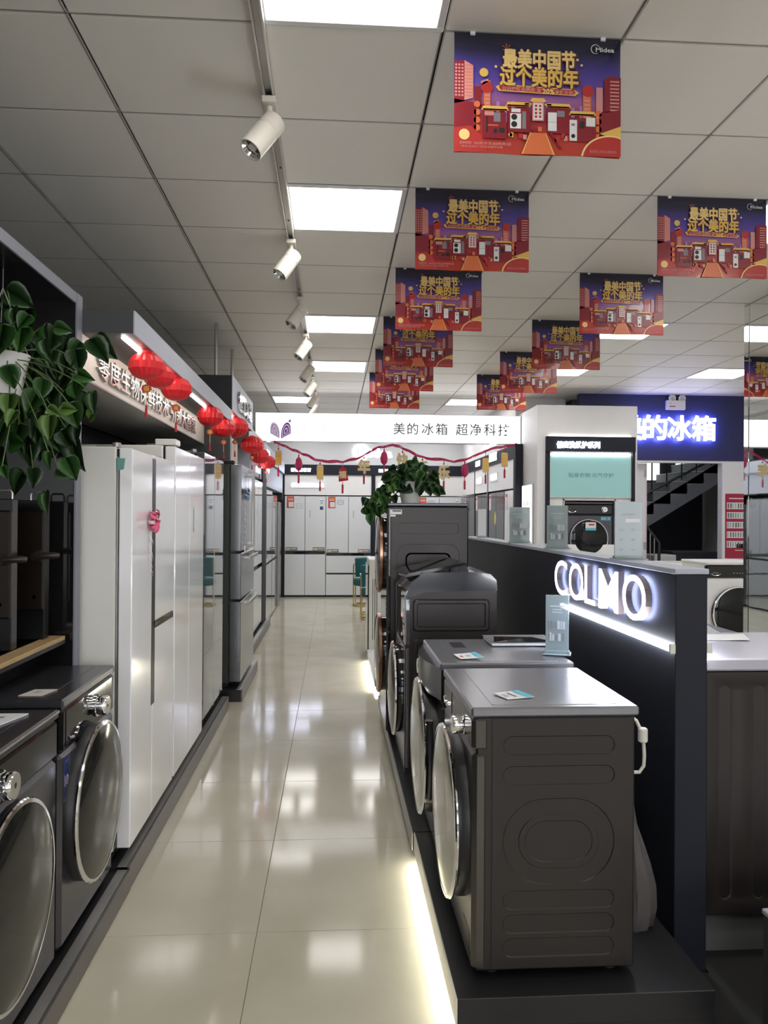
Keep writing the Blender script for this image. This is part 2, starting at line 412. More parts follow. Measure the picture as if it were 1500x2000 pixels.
# track
TX = -.25
tr = thing('track_rail', (TX, 5.9, CEIL), 'long grey metal lighting track screwed to the ceiling', 'track')
m_ = MB()
for dx in (-.019, .013): m_.box(TX+dx, TX+dx+.006, -.2, 12.6, CEIL-.035, CEIL-.001, alu)
m_.box(TX-.013, TX+.013, -.2, 12.6, CEIL-.02, CEIL-.001, alud); m_.build('channel', tr)
m_ = MB()
for y in [1.0+.62*k for k in range(18)]: m_.lathe((TX, y, CEIL-.024), [(.004, 0), (.004, .004)], 8, rubber)
m_.build('screws', tr, kind='stuff')
def spot(y):
    o = thing('track_spotlight', (TX, y, CEIL-.035), '', 'spotlight', 'spotlights on the ceiling track')
    m_ = MB(); m_.box(TX-.026, TX+.026, y-.06, y+.06, CEIL-.058, CEIL-.034, spotw, r=.003); m_.build('adapter', o)
    m_ = MB(); m_.tube([(TX, y-.02, CEIL-.056), (TX, y-.02, CEIL-.13)], .011, 10, spotw); m_.build('arm', o)
    ax = Vector((-.50, -.30, -.80)).normalized(); e1 = ax.cross(Vector((0, 1, 0))).normalized(); e2 = ax.cross(e1)
    c0 = Vector((TX+.02, y-.01, CEIL-.105))
    f = Frame(c0, e1, ax, e2)
    m_ = MB(f); m_.lathe((0, 0, 0), [(.02, 0), (.044, .002), (.046, .006), (.046, .05), (.0445, .051), (.0445, .053), (.046, .054), (.046, .058), (.0445, .059), (.0445, .061), (.046, .062), (.046, .17), (.042, .17), (.040, .15)], 24, spotw, caps=False)
    m_.build('lamp_body', o)
    m_ = MB(f); m_.lathe((0, 0, 0), [(.041, .164), (.034, .152), (.0, .15)], 20, lens, caps=False); m_.build('reflector', o)
    m_ = MB(f); m_.lathe((0, 0, 0), [(.016, .151), (.016, .158), (.0, .16)], 14, whiteg, caps=False); m_.build('lens', o)
    return o
SY = [2.914, 4.389, 5.532, 6.63, 7.726, 8.672, 9.639, 10.507]
ORD = ['nearest and largest white track spotlight', 'second white track spotlight from the camera, beside the second panel light', 'third track spotlight from the camera, shaded', 'fourth track spotlight from the camera, left of the third panel light',
       'fifth track spotlight from the camera, shaded', 'sixth track spotlight from the camera', 'seventh track spotlight from the camera', 'farthest track spotlight, just above the lightbox sign']
s0 = spot(SY[0]); s0['label'] = ORD[0]
for y, l in zip(SY[1:], ORD[1:]):
    c = copy_tree(s0, (TX, y, CEIL-.035), l)

# ================================================================== POSTERS
pm_sheet = ramp_mat('poster_print_gradient', [(0, (.42, .045, .025)), (.18, (.40, .035, .03)), (.32, (.30, .025, .045)), (.45, (.30, .11, .28)), (.58, (.11, .06, .34)), (.70, (.06, .04, .25)), (.86, (.012, .012, .045)), (1, (.008, .008, .02))], rough=.22, coat=.3)
P_red = mat('poster_red', (.42, .03, .025), .3); P_dred = mat('poster_dark_red', (.22, .012, .022), .3); P_or = mat('poster_orange', (.62, .15, .05), .3)
P_pk = mat('poster_pink', (.56, .24, .22), .3); P_gd = mat('poster_gold', (.70, .44, .10), .3); P_lg = mat('poster_light_gold', (.80, .58, .22), .3); P_br = mat('poster_shadow_brown', (.10, .035, .03), .3)
P_wh = mat('poster_white', (.68, .68, .66), .3); P_gr = mat('poster_grey', (.20, .20, .22), .3); P_bk = mat('poster_black', (.02, .02, .022), .3); P_pu = mat('poster_purple', (.32, .18, .42), .3)
def poster(x, y):
    w, h = .555, .395; z0 = CEIL-.002-h
    o = thing('hanging_poster', (x+w/2, y, z0), '', 'poster', 'festival posters hung from the ceiling')
    fr = Frame((x, y, z0), (1, 0, 0), (0, -1, 0))
    sh = MB(fr); n = 12; vs = []; fs = []
    for c in (0, -.0006):
        for k in range(n+1):
            for q in range(7):
                vs.append((w*k/n, h*q/6, c+.004*math.sin(k*.9)*(1-q/6)**2))
    for L in range(2):
        for k in range(n):
            for q in range(6):
                i = L*(n+1)*7+k*7+q; fs.append((i, i+7, i+8, i+1))
    sh.add(vs, fs, pm_sheet, True); sh.build('sheet', o, fix=False)
    U = lambda u: u*w
    V = lambda v: (1-v)*h
    p = MB(fr); C = [.005]
    def lay(): C[0] += .00022; return C[0]
    def R(u0, u1, v0, v1, mt): p.rect(U(u0), U(u1), V(v1), V(v0), C[0], mt)
    def PL(pts, mt): p.flat([(U(a), V(b)) for a, b in pts], C[0], mt)
    # haze & skyline
    for u, v, wd in ((.25, .57, .02), (.30, .60, .015), (.34, .56, .02), (.70, .6, .02), (.75, .58, .016), (.78, .55, .02)): R(u, u+wd, v, .74, P_pu)
    # towers
    lay(); PL([(0, .25), (.06, .24), (.06, .58), (0, .6)], P_dred); PL([(.06, .24), (.112, .28), (.112, .55), (.06, .57)], P_pk)
    PL([(.90, .35), (.93, .32), (.93, .7), (.90, .7)], P_dred); PL([(.93, .32), (1, .33), (1, .7), (.93, .7)], P_dred)
    PL([(.85, .42), (.89, .42), (.89, .72), (.85, .72)], P_pk); PL([(.0, .56), (.18, .60), (.18, .63), (.0, .60)], P_dred); PL([(.82, .64), (1, .60), (1, .63), (.82, .67)], P_dred)
    R(.12, .16, .45, .62, P_dred); R(.175, .215, .40, .62, P_or); R(.77, .82, .46, .72, P_or)
    lay()
    for k in range(10):
        v = .27+.028*k
        for q in range(3): R(.004+.019*q, .016+.019*q, v, v+.016, P_pk)
        R(.064, .108, v+.008, v+.014, P_or)
        R(.935, .99, .36+.03*k, .373+.03*k, P_pk)
    for k in range(6): R(.182, .208, .42+.032*k, .435+.032*k, P_pk); R(.778, .812, .49+.035*k, .51+.035*k, P_pk)
    # ground red blocks
    lay(); PL([(0, .60), (.13, .62), (.13, .88), (0, .9)], P_dred); PL([(.87, .64), (1, .60), (1, .82), (.87, .85)], P_dred)
    # lantern columns, coins
    for k in range(4): p.flat(circ(U(.135), V(.60+.065*k), .011, 10), C[0], P_or); p.flat(circ(U(.865), V(.64+.065*k), .011, 10), C[0], P_or)
    p.flat(circ(U(.175), V(.335), .0145, 16), C[0], P_gd); p.flat(circ(U(.193), V(.455), .02, 16), C[0], P_red); p.flat(circ(U(.80), V(.455), .02, 16), C[0], P_red)
    PL([(.155, .41), (.20, .385), (.205, .41), (.165, .44)], P_pk)
    # booths
    lay()
    for u0, u1, v0, v1 in ((.17, .31, .66, .88), (.32, .45, .62, .82), (.555, .69, .62, .82), (.695, .85, .68, .88)): R(u0, u1, v0, v1, P_dred)
    R(.465, .535, .55, .72, P_pk)
    lay(); R(.472, .528, .575, .71, P_wh)
    for u0, u1, v in ((.16, .325, .645), (.305, .455, .605), (.545, .70, .605), (.685, .85, .66)):
        PL([(u0, v), (u0+.012, v-.035), (u1-.012, v-.035), (u1, v)], P_gd); R(u0+.01, u1-.01, v-.012, v+.004, P_or)
    PL([(.45, .56), (.465, .53), (.535, .53), (.55, .56)], P_gd); R(.42, .46, .575, .59, P_gd); R(.54, .58, .575, .59, P_gd)
    lay()
    for k in range(4): R(.48, .495, .585+.03*k, .605+.03*k, P_red); R(.505, .52, .585+.03*k, .605+.03*k, P_red)
    # appliances
    R(.333, .398, .665, .79, P_wh); R(.34, .395, .625, .655, P_wh); R(.405, .428, .645, .79, P_gr); R(.56, .612, .645, .80, P_wh); R(.615, .66, .63, .68, P_gr); R(.69, .735, .70, .875, P_wh); R(.79, .845, .675, .75, P_wh)
    R(.235, .275, .665, .74, P_gr); R(.235, .255, .80, .835, P_bk); R(.265, .30, .79, .83, P_bk); R(.20, .262, .765, .775, P_or); R(.19, .2, .70, .83, P_bk); R(.75, .78, .71, .77, P_bk); R(.18, .235, .655, .69, P_pk)
    lay(); p.flat(circ(U(.357), V(.695), .010, 14), C[0], P_bk); p.flat(circ(U(.357), V(.755), .010, 14), C[0], P_bk); p.flat(circ(U(.712), V(.835), .007, 12), C[0], P_bk); R(.56, .612, .725, .728, P_gr); R(.70, .722, .73, .75, P_gr)
    # road and floor
    PL([(.455, .82), (.545, .82), (.60, 1), (.40, 1)], P_or); PL([(0, .80), (.1, .78), (.16, .86), (.2, 1), (0, 1)], P_red)
    lay(); PL([(.452, .82), (.457, .82), (.41, 1), (.402, 1)], P_gd); PL([(.543, .82), (.548, .82), (.602, 1), (.592, 1)], P_gd)
    for k in range(6): PL([(.56+.012*k, .80+.025*k), (.575+.012*k, .80+.025*k), (.585+.012*k, .825+.025*k), (.57+.012*k, .825+.025*k)], P_dred)
    for u, v, mt in ((.33, .845, P_gd), (.41, .86, P_pk), (.385, .85, P_red), (.47, .80, P_dred), (.50, .79, P_or), (.60, .87, P_red), (.64, .84, P_red), (.655, .86, P_pk)): R(u, u+.022, v-.02, v+.02, mt)
    p.flat(circ(U(.335), V(.845), .007, 12), C[0], P_gd)
    # fan + circle lower right
    PL([(.87, .81), (1, .74), (1, .84), (.93, .83)], P_gd)
    arc = [(U(.935)+.075*1.30*math.cos(math.radians(a)), V(1.02)+.075*1.05*math.sin(math.radians(a))) for a in range(0, 181, 9)]
    arc = [(min(a, w), max(b, 0)) for a, b in arc]
    lay(); p.flat([(U(.79), 0)]+[q for q in arc[::-1]]+[(w, 0)], C[0], P_lg)
    arc2 = [(min(U(.935)+.070*1.30*math.cos(math.radians(a)), w), max(V(1.02)+.070*1.05*math.sin(math.radians(a)), 0)) for a in range(0, 181, 9)]
    lay(); p.flat([(U(.80), 0)]+arc2[::-1]+[(w, 0)], C[0], P_red)
    p.flat([(U(.06)+.017*math.cos(t*.5236)+.006*math.sin(t*.5236), V(.855)+.017*math.sin(t*.5236)-.006*math.cos(t*.5236)) for t in range(12)], C[0], P_lg)
    # ribbon banner
    lay(); PL([(.245, .452), (.27, .428), (.715, .447), (.745, .475), (.72, .503), (.265, .485)], P_gd)
    lay(); PL([(.27, .437), (.715, .455), (.725, .475), (.71, .495), (.275, .477), (.265, .455)], P_red)
    # writing
    lay(); B1 = .05
    for t, u, v, s_, wd in (('最美中国节', .505, .275, .066, .245), ('过个美的年', .505, .425, .068, .265)):
        p.text(t, s_, U(u)+.002, V(v)-.002, C[0], P_br, bold=.010, fat=.062, align='c', width=wd)
    lay()
    for t, u, v, s_, wd, mt in (('最美中国节', .505, .275, .066, .240, P_lg), ('过个美的年', .505, .425, .068, .260, P_gd)):
        p.text(t, s_, U(u), V(v), C[0], mt, bold=.010, fat=.022, align='c', width=wd)
    p.text('以旧换新选美的', .016, U(.285), V(.479), C[0], P_pk, bold=.02, width=.108)
    p.text('享', .016, U(.49), V(.487), C[0], P_pk, bold=.02); p.text('20%', .022, U(.525), V(.493), C[0], P_lg, bold=.012, fat=.015, width=.04); p.text('换新补贴', .016, U(.60), V(.494), C[0], P_pk, bold=.02, width=.062)
    p.text('Midea', .021, U(.845), V(.125), C[0], P_wh, bold=.012, width=.062)
    ring(p, U(.843), V(.103), .0155, .0024, C[0], P_wh)
    p.text('活动时间：2025年1月1日-2025年2月12日', .0105, U(.03), V(.935), C[0], P_pk, bold=.015, width=.17)
    p.text('*具体活动以门店活动细则为准', .009, U(.035), V(.962), C[0], P_pk, width=.14)
    p.text('智慧生活可以更美的', .0105, U(.81), V(.97), C[0], P_pk, width=.09)
    for u, v in ((.245, .285), (.76, .245), (.735, .20), (.61, .48)): p.flat(circ(U(u), V(v), .0045, 8), C[0], P_lg)
    for k in range(7):
        a = k*.9; PL([(.31, .13), (.31+.03*math.cos(a), .13+.04*math.sin(a)), (.312+.03*math.cos(a+.12), .13+.04*math.sin(a+.12))], P_or)
    p.build('print', o, fix=False)
    for dx in (.06, w-.06): B(x+dx-.008, x+dx+.008, y-.006, y+.004, CEIL-.012, CEIL-.001, paper).build('clip', o)
    return o
def ring(p, a, b, r, t, c, mt, a0=20, a1=310, depth=0):
    n = 26; A = [math.radians(a0+(a1-a0)*i/n) for i in range(n+1)]
    vs = []
    for i, q in enumerate(A):
        tt = t*(.45+.55*math.sin(math.pi*i/n)); vs += [(a+r*math.cos(q), b+r*math.sin(q), c+depth), (a+(r-tt)*math.cos(q), b+(r-tt)*math.sin(q), c+depth)]
    p.add(vs, [(2*i, 2*i+1, 2*i+3, 2*i+2) for i in range(n)], mt)
p0 = None
pn = ['nearest and largest', 'second', 'third', 'fourth', 'fifth', 'sixth and farthest']
for k, row in enumerate((0, 2, 4, 6, 8, 10)):
    l = f'red and purple festival poster with gold characters, {pn[k]} of the left-hand row'
    if p0 is None: p0 = poster(.383, GY-.006); p0['label'] = l
    else: copy_tree(p0, p0.location+Vector((0, .6*row, 0)), l)
for k, row in enumerate((2, 4, 6, 8, 10)):
    pnr = ['nearest', 'second, glare-struck,', 'third', 'fourth', 'farthest'][k]
    copy_tree(p0, p0.location+Vector((1.198, .6*row, 0)), f'red and purple festival poster, {pnr} of the right-hand row')
# ================================================================== LEFT BAYS
ST = 'structure'
# alcove behind the washing machines
tb = B(-2.0, -1.03, .6, 3.2, 2.365, 2.40, blackb).build('trim_1', kind=ST)
B(-1.034, -1.026, .6, 3.2, 2.362, 2.403, band).build('edge_band', tb)
pn_ = B(-2.0, -1.03, 3.13, 3.19, 0, 2.40, blackb).build('wall_partition', kind=ST)
B(-1.034, -1.024, 3.128, 3.192, .0, 2.404, band).build('edge_band', pn_)
B(-2.0, -1.03, 3.126, 3.131, .0, 2.365, blackg).build('gloss_panel', pn_)
# partition between the white and the dark refrigerators
pp = MB(); pp.box(-2.0, -.93, 6.2, 6.28, 0, 1.97, greydark); pp.box(-2.0, -.83, 6.2, 6.28, 1.97, 2.34, greydark); pp.build('wall_partition_middle', kind=ST)
B(-1.56, -.93, 10.13, 10.7, .105, 2.26, navy, r=.004).build('wall_partition_far', kind=ST)
bw = B(-2.0, -1.565, 3.19, 15.1, 0, 2.6, blackb).build('wall_left_recess', kind=ST)

# plinths
def plinth(y0, y1, xf, h, label, inner=True, top=alud):
    o = thing('plinth', (xf-.3, (y0+y1)/2, 0), label, 'plinth', 'low plinths along the left side')
    B(-1.52, xf-.012, y0, y1, 0, h-.004, black).build('base', o)
    B(xf-.012, xf, y0, y1, .004, h, aluk, r=.002).build('front_trim', o)
    B(xf-.05, xf-.012, y0, y1, h-.012, h+.001, top).build('top_trim', o)
    return o
plinth(.8, 3.178, -.812, .086, 'dark plinth with metal edge under the two left washing machines')
plinth(3.185, 6.12, -.815, .098, 'dark plinth with metal edge under the white refrigerators')
plinth(6.34, 7.60, -.735, .10, 'dark plinth with metal edge under the tall graphite refrigerator')
plinth(7.9, 10.72, -.865, .10, 'dark plinth with metal edge under the far white refrigerators')

# ---- front loading washers
def washer(F, w, h, d, label, name='washing_machine', body=steel, side=steels, top=steeld, dish=lens, r_door=.25, bulge=.075, panel=.14, knob_a=None, knob_r=.032,
           grooves=True, collar=black, hinge_a=None, door_a=None, door_b=None, front=None, flap=True, round_dish=True, handle=True, panel_m=blackg, group=None):
    o = thing(name, F((w/2, 0, -d/2)), label, 'tumble dryer' if 'dryer' in name else 'washing machine', group)
    front = front or body
    m = MB(F); m.box(.004, w-.004, .022, h-.028, -d, -.012, side, r=.006); m.build('body', o)
    m = MB(F); m.box(0, w, .022, h-panel-.03, -.05, 0, front, r=.014); m.build('front_panel', o)
    m = MB(F); m.box(0, w, h-panel-.028, h-.030, -.052, .002, panel_m, r=.012); m.build('control_panel', o)
    m = MB(F); m.box(-.002, w+.002, h-.030, h, -d-.012, .004, top, r=.006)
    m.nest([(rrect(w/2, -d/2-.01, w-.05, d-.10, .01), h), (rrect(w/2, -d/2-.01, w-.056, d-.106, .008), h-.004), (rrect(w/2, -d/2-.01, w-.06, d-.11, .006), h+.0012)], top, ax='b')
    m.build('top_panel', o)
    if grooves:
        for (sa, nm) in ((w-.004, 'side_panel'), (.004, 'side_panel')):
            m = MB(F); sg = 1 if sa > w/2 else -1
            x0, x1 = -d+.01, -.06; y0, y1 = .03, h-.035; cx = (x0+x1)/2+.01; L = (x1-x0)*.80
            hs = []; ys = [.865, .745, .245, .15, .055]
            for q in ys: hs.append((cx, y0+(y1-y0)*q+.02, L, .058, .029))
            P = sa+sg*.003
            rings = [rrect(*t, n=6) for t in hs]; big = (cx, (y0+y1)*.505, L*1.0, .26, .13); rings.append(rrect(*big, n=9))
            m.holed([(x0, y0), (x1, y0), (x1, y1), (x0, y1)], rings, P, side, ax='a')
            for t in hs: m.nest([(rrect(*t, n=6), P), (rrect(t[0], t[1], t[2]-.012, t[3]-.012, .023, n=6), P-sg*.006), (rrect(t[0], t[1], t[2]-.032, t[3]-.032, .013, n=6), P-sg*.0115)], side, ax='a')
            c, y, ww, hh, rr = big
            m.nest([(rrect(c, y, ww, hh, rr, n=9), P), (rrect(c, y, ww-.014, hh-.014, rr-.007, n=9), P-sg*.007), (rrect(c, y, ww-.085, hh-.085, rr-.042, n=9), P-sg*.008),
                    (rrect(c, y, ww-.10, hh-.10, rr-.05, n=9), P-sg*.001), (rrect(c, y, ww-.135, hh-.135, rr-.067, n=9), P-sg*.001), (rrect(c, y, ww-.15, hh-.15, rr-.075, n=9), P-sg*.007)], side, ax='a')
            m.build(nm, o, sharp=20)
    da = door_a if door_a is not None else w/2; db = door_b if door_b is not None else (h-panel)*.50+.02
    m = MB(F); m.lathe((da, db, 0), [(r_door*.97, -.005), (r_door*.97, .012), (r_door*.93, bulge-.012), (r_door*.90, bulge-.008)], 48, collar); col = m.build('door_collar', o)
    m = MB(F); m.lathe((da, db, bulge-.014), [(r_door*.93, .002), (r_door, .006), (r_door*1.004, .011), (r_door*.99, .016), (r_door*.95, .017)], 48, chrome, caps=False); rim = m.build('door_rim', o)
    m = MB(F); m.lathe((da, db, bulge), [(r_door*.955, .002), (r_door*.85, .008), (r_door*.6, .015), (r_door*.3, .019), (0.0005, .020)], 48, dish, caps=False); m.build('door_glass', o)
    if handle:
        s_ = 1 if (hinge_a or 0) >= 0 else -1
        m = MB(F); A = [math.radians(a) for a in range(-34, 35, 4)]
        m.tube([(da+s_*r_door*.985*math.cos(t), db+r_door*.985*math.sin(t), bulge-.022) for t in A], .012, 8, steeld); hd = m.build('door_handle', o)
        m = MB(F)
        for t in (A[0], A[-1]): m.box(da+s_*r_door*.985*math.cos(t)-.014, da+s_*r_door*.985*math.cos(t)+.014, db+r_door*.985*math.sin(t)-.01, db+r_door*.985*math.sin(t)+.01, bulge-.036, bulge-.004, chrome, r=.004)
        m.build('handle_cap', hd, kind='stuff')
    ka = knob_a if knob_a is not None else w*.5
    m = MB(F); m.lathe((ka, h-.03-panel/2, .002), [(knob_r*1.18, 0), (knob_r*1.18, .006), (knob_r, .008), (knob_r, .020), (knob_r*1.07, .022), (knob_r*1.07, .036), (knob_r*.98, .042), (knob_r*.9, .042)], 32, chrome, wob=lambda i: 1+.02*(i % 2)); kn = m.build('knob', o)
    m = MB(F); m.lathe((ka, h-.03-panel/2, .0425), [(knob_r*.9, 0), (.0005, .002)], 24, blackg, caps=False); m.build('knob_face', kn)
    m = MB(F); m.box(.03, .20, h-.022-panel*.93, h-.042, .0005, .004, panel_m, r=.002); dr = m.build('detergent_drawer', o)
    m = MB(F); m.tube([(.05+.10*k/8, h-.03-panel*.78+.02*(abs(k-4)/4)**3, .006) for k in range(9)], .004, 6, chrome); m.build('handle', dr)
    if flap:
        m = MB(F); m.nest([(rrect(w-.10, .085, .13, .085, .02), .0005), (rrect(w-.10, .085, .124, .079, .018), -.001), (rrect(w-.10, .085, .12, .075, .016), .001)], front); m.build('filter_flap', o)
    for a in (.06, w-.06):
        for c in (-.07, -d+.06):
            m = MB(F); m.lathe((a, 0, c), [(.022, 0), (.022, .012), (.014, .014), (.014, .026)], 12, rubber, ax='b'); m.build('foot', o)
    return o
Fw1 = FX(-.872, 1.88, .088); Fw2 = FX(-.872, 2.548, .088)
w1 = washer(Fw1, .63, .815, .52, 'nearest dark washing machine at lower left with a large smoked round door', dish=lensl, r_door=.268, bulge=.032, panel=.125, knob_a=.20, knob_r=.034, door_a=.255, door_b=.388, handle=False, grooves=False, body=steeld, collar=black, flap=False)
w2 = washer(Fw2, .585, .835, .52, 'dark washing machine beside the white refrigerator, numbered sticker on its front', dish=lensl, r_door=.275, bulge=.045, panel=.15, door_a=.285, door_b=.412, knob_a=.36, knob_r=.034, handle=False, grooves=False, body=steeld, collar=black)
m = MB(Fw1); m.box(0, .63, .805, .812, .001, .006, alu); m.build('front_trim', w1)
m = MB(Fw1); m.text('Midea', .018, .06, .74, .0045, alud, width=.07); m.build('lettering', w1)
m = MB(Fw2); m.rect(.018, .075, .50, .645, .001, bluep); stk = m.build('sticker', w2)
m = MB(Fw2)
m.text('10', .05, .047, .545, .0015, pinkl, bold=.01, align='c', width=.034); m.text('COLMO', .008, .047, .622, .0015, inkp, align='c', width=.03); m.text('YEARS', .007, .05, .512, .0015, redp, align='c', width=.02)
m.rect(.0185, .0745, .5005, .502, .0015, inkp); m.rect(.0185, .0745, .643, .6445, .0015, inkp); m.rect(.0185, .0195, .5, .645, .0015, inkp); m.rect(.0735, .0745, .5, .645, .0015, inkp)
m.build('print', stk, fix=False)
m = MB(Fw2); m.text('COLMO', .016, .20, .745, .0045, alud, width=.07); m.text('A+', .03, .19, .69, .0045, chrome, width=.03); m.build('lettering', w2)
m = MB(Fw2); m.nest([(rrect(.52, .742, .10, .10, .045), .0025), (rrect(.52, .742, .085, .085, .04), -.004), (rrect(.52, .742, .04, .05, .018), -.006)], alud); m.build('display_window', w2)
m = MB(Fw1); m.poly([(.50, .235, .002), (.535, .255, .002), (.525, .31, .004), (.515, .30, .002)], tapec); m.build('tape', w1)
def leaflet(name, pts, z, label, cat='leaflet', th=.002, stripes=(), mt=paper, curl=.0, group=None):
    A, Bq, Cq, D = [Vector((*p, z)) for p in pts]; m = MB(); n = 4; vs = []
    for dz in (0, th):
        for i in range(n+1):
            for j in range(n+1):
                s_, t_ = i/n, j/n; p = A.lerp(Bq, s_).lerp(D.lerp(Cq, s_), t_); p.z += dz+curl*(s_*s_+.6*t_*t_); vs.append(p)
    N = (n+1)**2; fs = []
    for L in (0, 1):
        for i in range(n):
            for j in range(n): k = L*N+i*(n+1)+j; fs.append((k, k+1, k+n+2, k+n+1))
    bd = [i*(n+1) for i in range(n+1)]+[n*(n+1)+j for j in range(1, n+1)]+[(n-i)*(n+1)+n for i in range(1, n+1)]+[n-j for j in range(1, n)]
    fs += [(bd[i], bd[(i+1) % len(bd)], bd[(i+1) % len(bd)]+N, bd[i]+N) for i in range(len(bd))]
    m.add(vs, fs, mt, True, raw=True); o = m.build(name); tag(o, label, cat, group)
    pm = MB()
    for (s0, s1, t0, t1, mm) in stripes:
        q = []
        for s_, t_ in ((s0, t0), (s1, t0), (s1, t1), (s0, t1)):
            p = A.lerp(Bq, s_).lerp(D.lerp(Cq, s_), t_); p.z += th+.0006+curl*(s_*s_+.6*t_*t_); q.append(p)
        pm.add(q, [(0, 1, 2, 3)], mm, raw=True)
    if stripes: pm.build('print', o, fix=False)
    return o
leaflet('leaflet', [(-1.11, 2.25), (-.985, 2.25), (-.935, 2.44), (-1.11, 2.44)], .905, 'white printed brochure on the nearest left washing machine', th=.004, stripes=[(.3, .75, .2+.17*k, .28+.17*k, ink) for k in range(4)])
leaflet('leaflet', [(-1.03, 2.60), (-.955, 2.60), (-.935, 2.69), (-1.01, 2.69)], .925, 'small cream price tag lying on the left washing machine with sticker', stripes=[(.35, .6, .35, .65, inkp)], mt=cream)

# ---- display counter with wooden edge, slanted glass, lock samples
dc = thing('display_counter', (-1.45, 2.2, .925), 'wood-edged display counter with slanted black glass front behind left washing machines', 'counter')
m = MB(); m.box(-1.9, -1.42, .8, 3.10, .09, .99, black); m.box(-1.9, -1.12, .8, 3.10, .99, 1.022, black); m.build('body', dc)
m = MB(); m.box(-1.9, -1.06, .8, 3.10, 1.022, 1.036, blackg); m.build('top_board', dc)
m = MB(); m.box(-1.115, -1.05, .8, 3.10, 1.030, 1.046, wood, r=.002); m.box(-1.06, -1.05, .8, 3.10, 1.016, 1.030, black); m.build('wood_edge', dc)
m = MB(); m.box(-1.85, -1.20, .9, 3.02, 1.036, 1.044, steeld, r=.002); m.build('metal_tray', dc)
m = MB(); m.add([(-1.06, .8, 1.018), (-1.06, 2.95, 1.018), (-1.14, 2.95, .93), (-1.14, .8, .93), (-1.075, .8, 1.018), (-1.075, 2.95, 1.018), (-1.15, 2.95, .93), (-1.15, .8, .93)], [(0, 1, 2, 3), (4, 7, 6, 5), (0, 4, 5, 1), (1, 5, 6, 2), (2, 6, 7, 3), (3, 7, 4, 0)], blackg); m.build('slanted_glass', dc)
leaflet('leaflet', [(-1.30, 2.42), (-1.17, 2.42), (-1.145, 2.50), (-1.28, 2.50)], 1.046, 'cream leaflet on the wood-edged display counter', mt=cream, curl=.004)
def lock_sample(x0, x1, y, label, strip_l):
    o = thing('door_lock_sample', ((x0+x1)/2, y, 1.046), label, 'door lock', 'door lock samples on the display counter')
    B(x0, x1, y, y+.05, 1.046, 1.575, blackb, r=.003).build('door_sample', o)
    B(x0-.006, x1+.004, y-.022, y, 1.16, 1.535, mat('bronze_lock', (.022, .015, .012), .28, .5), r=.006).build('lock_case', o)
    B(x0+.012, x0+.018, y-.026, y-.021, 1.17, 1.53, copper).build('trim_strip', o)
    m = MB(); m.lathe((x1-.012, y-.02, 1.365), [(.024, 0), (.024, -.012), (.017, -.014), (.017, -.045)], 16, alud, ax='c')
    m = MB(Frame((x1-.012, y-.02, 1.365), (1, 0, 0), (0, -1, 0)))
    m.lathe((0, 0, 0), [(.022, 0), (.022, .012), (.014, .014), (.014, .05)], 18, steels); m.tube([(0, 0, .04), (.03, .003, .045), (.075, .004, .042), (.085, .002, .036)], [.014, .013, .012, .010], 12, steels); m.build('lever_handle', o)
    m = MB(); zt = 1.575
    m.tube([(x1-.06, y+.02, zt-.01), (x1-.06, y+.02, zt+.022), (x1-.054, y+.02, zt+.03), (x1-.014, y+.02, zt+.03), (x1-.008, y+.02, zt+.022), (x1-.008, y+.02, zt-.01)], .004, 8, alu); m.build('carry_loop', o)
    m = MB(); m.lathe((x1-.03, y-.022, 1.21), [(.007, 0), (.007, .006), (.0, .008)], 10, chrome, ax='b'); m.build('keyhole', o)
    return o
lock_sample(-1.42, -1.115, 2.75, 'bronze lever door lock sample at the left edge, nearer of the two', 0)
o = lock_sample(-1.36, -1.095, 3.0, 'dark lever door lock sample standing next to the gloss black partition', 1)
for ch in o.children: pass

# ---- refrigerators, generic
def fridge(F, w, h, d, label, doors, body=whites, door_m=whiteg, dth=.055, gap=.004, name='refrigerator', group=None, foot=True, hinge=True, handles=(), bars=(), edge=.004, seal=black):
    """doors: (a0,a1,b0,b1,kind,mat)"""
    o = thing(name, F((w/2, 0, -d/2)), label, 'refrigerator', group)
    m = MB(F); m.box(0, w, .03, h-.012, -d, -dth-.012, body, r=.006); m.build('cabinet', o)
    m = MB(F); m.box(.012, w-.012, .035, h-.02, -dth-.014, -dth+.002, seal); m.build('seal', o)
    m = MB(F); m.box(.004, w-.004, 0, .034, -d+.03, -dth-.02, black, r=.003); m.build('kick_plate', o)
    for a0, a1, b0, b1, k, mt in doors:
        m = MB(F); m.box(a0+gap/2, a1-gap/2, b0+gap/2, b1-gap/2, -dth, 0, mt or door_m, r=edge); m.build(k, o)
    for a0, a1, b0, b1, c0, c1, mt in handles:
        m = MB(F); m.box(a0, a1, b0, b1, c0, c1, mt, r=.003); m.build('handle', o)
    if hinge:
        for a in (.035, w-.035):
            m = MB(F); m.lathe((a, h-.012, -dth-.02), [(.018, 0), (.018, .018), (.010, .020)], 14, alud, ax='b'); m.box(a-.012, a+.012, h-.012, h-.004, -dth-.10, -dth-.01, alud); m.build('hinge', o)
    return o
Z0 = .10
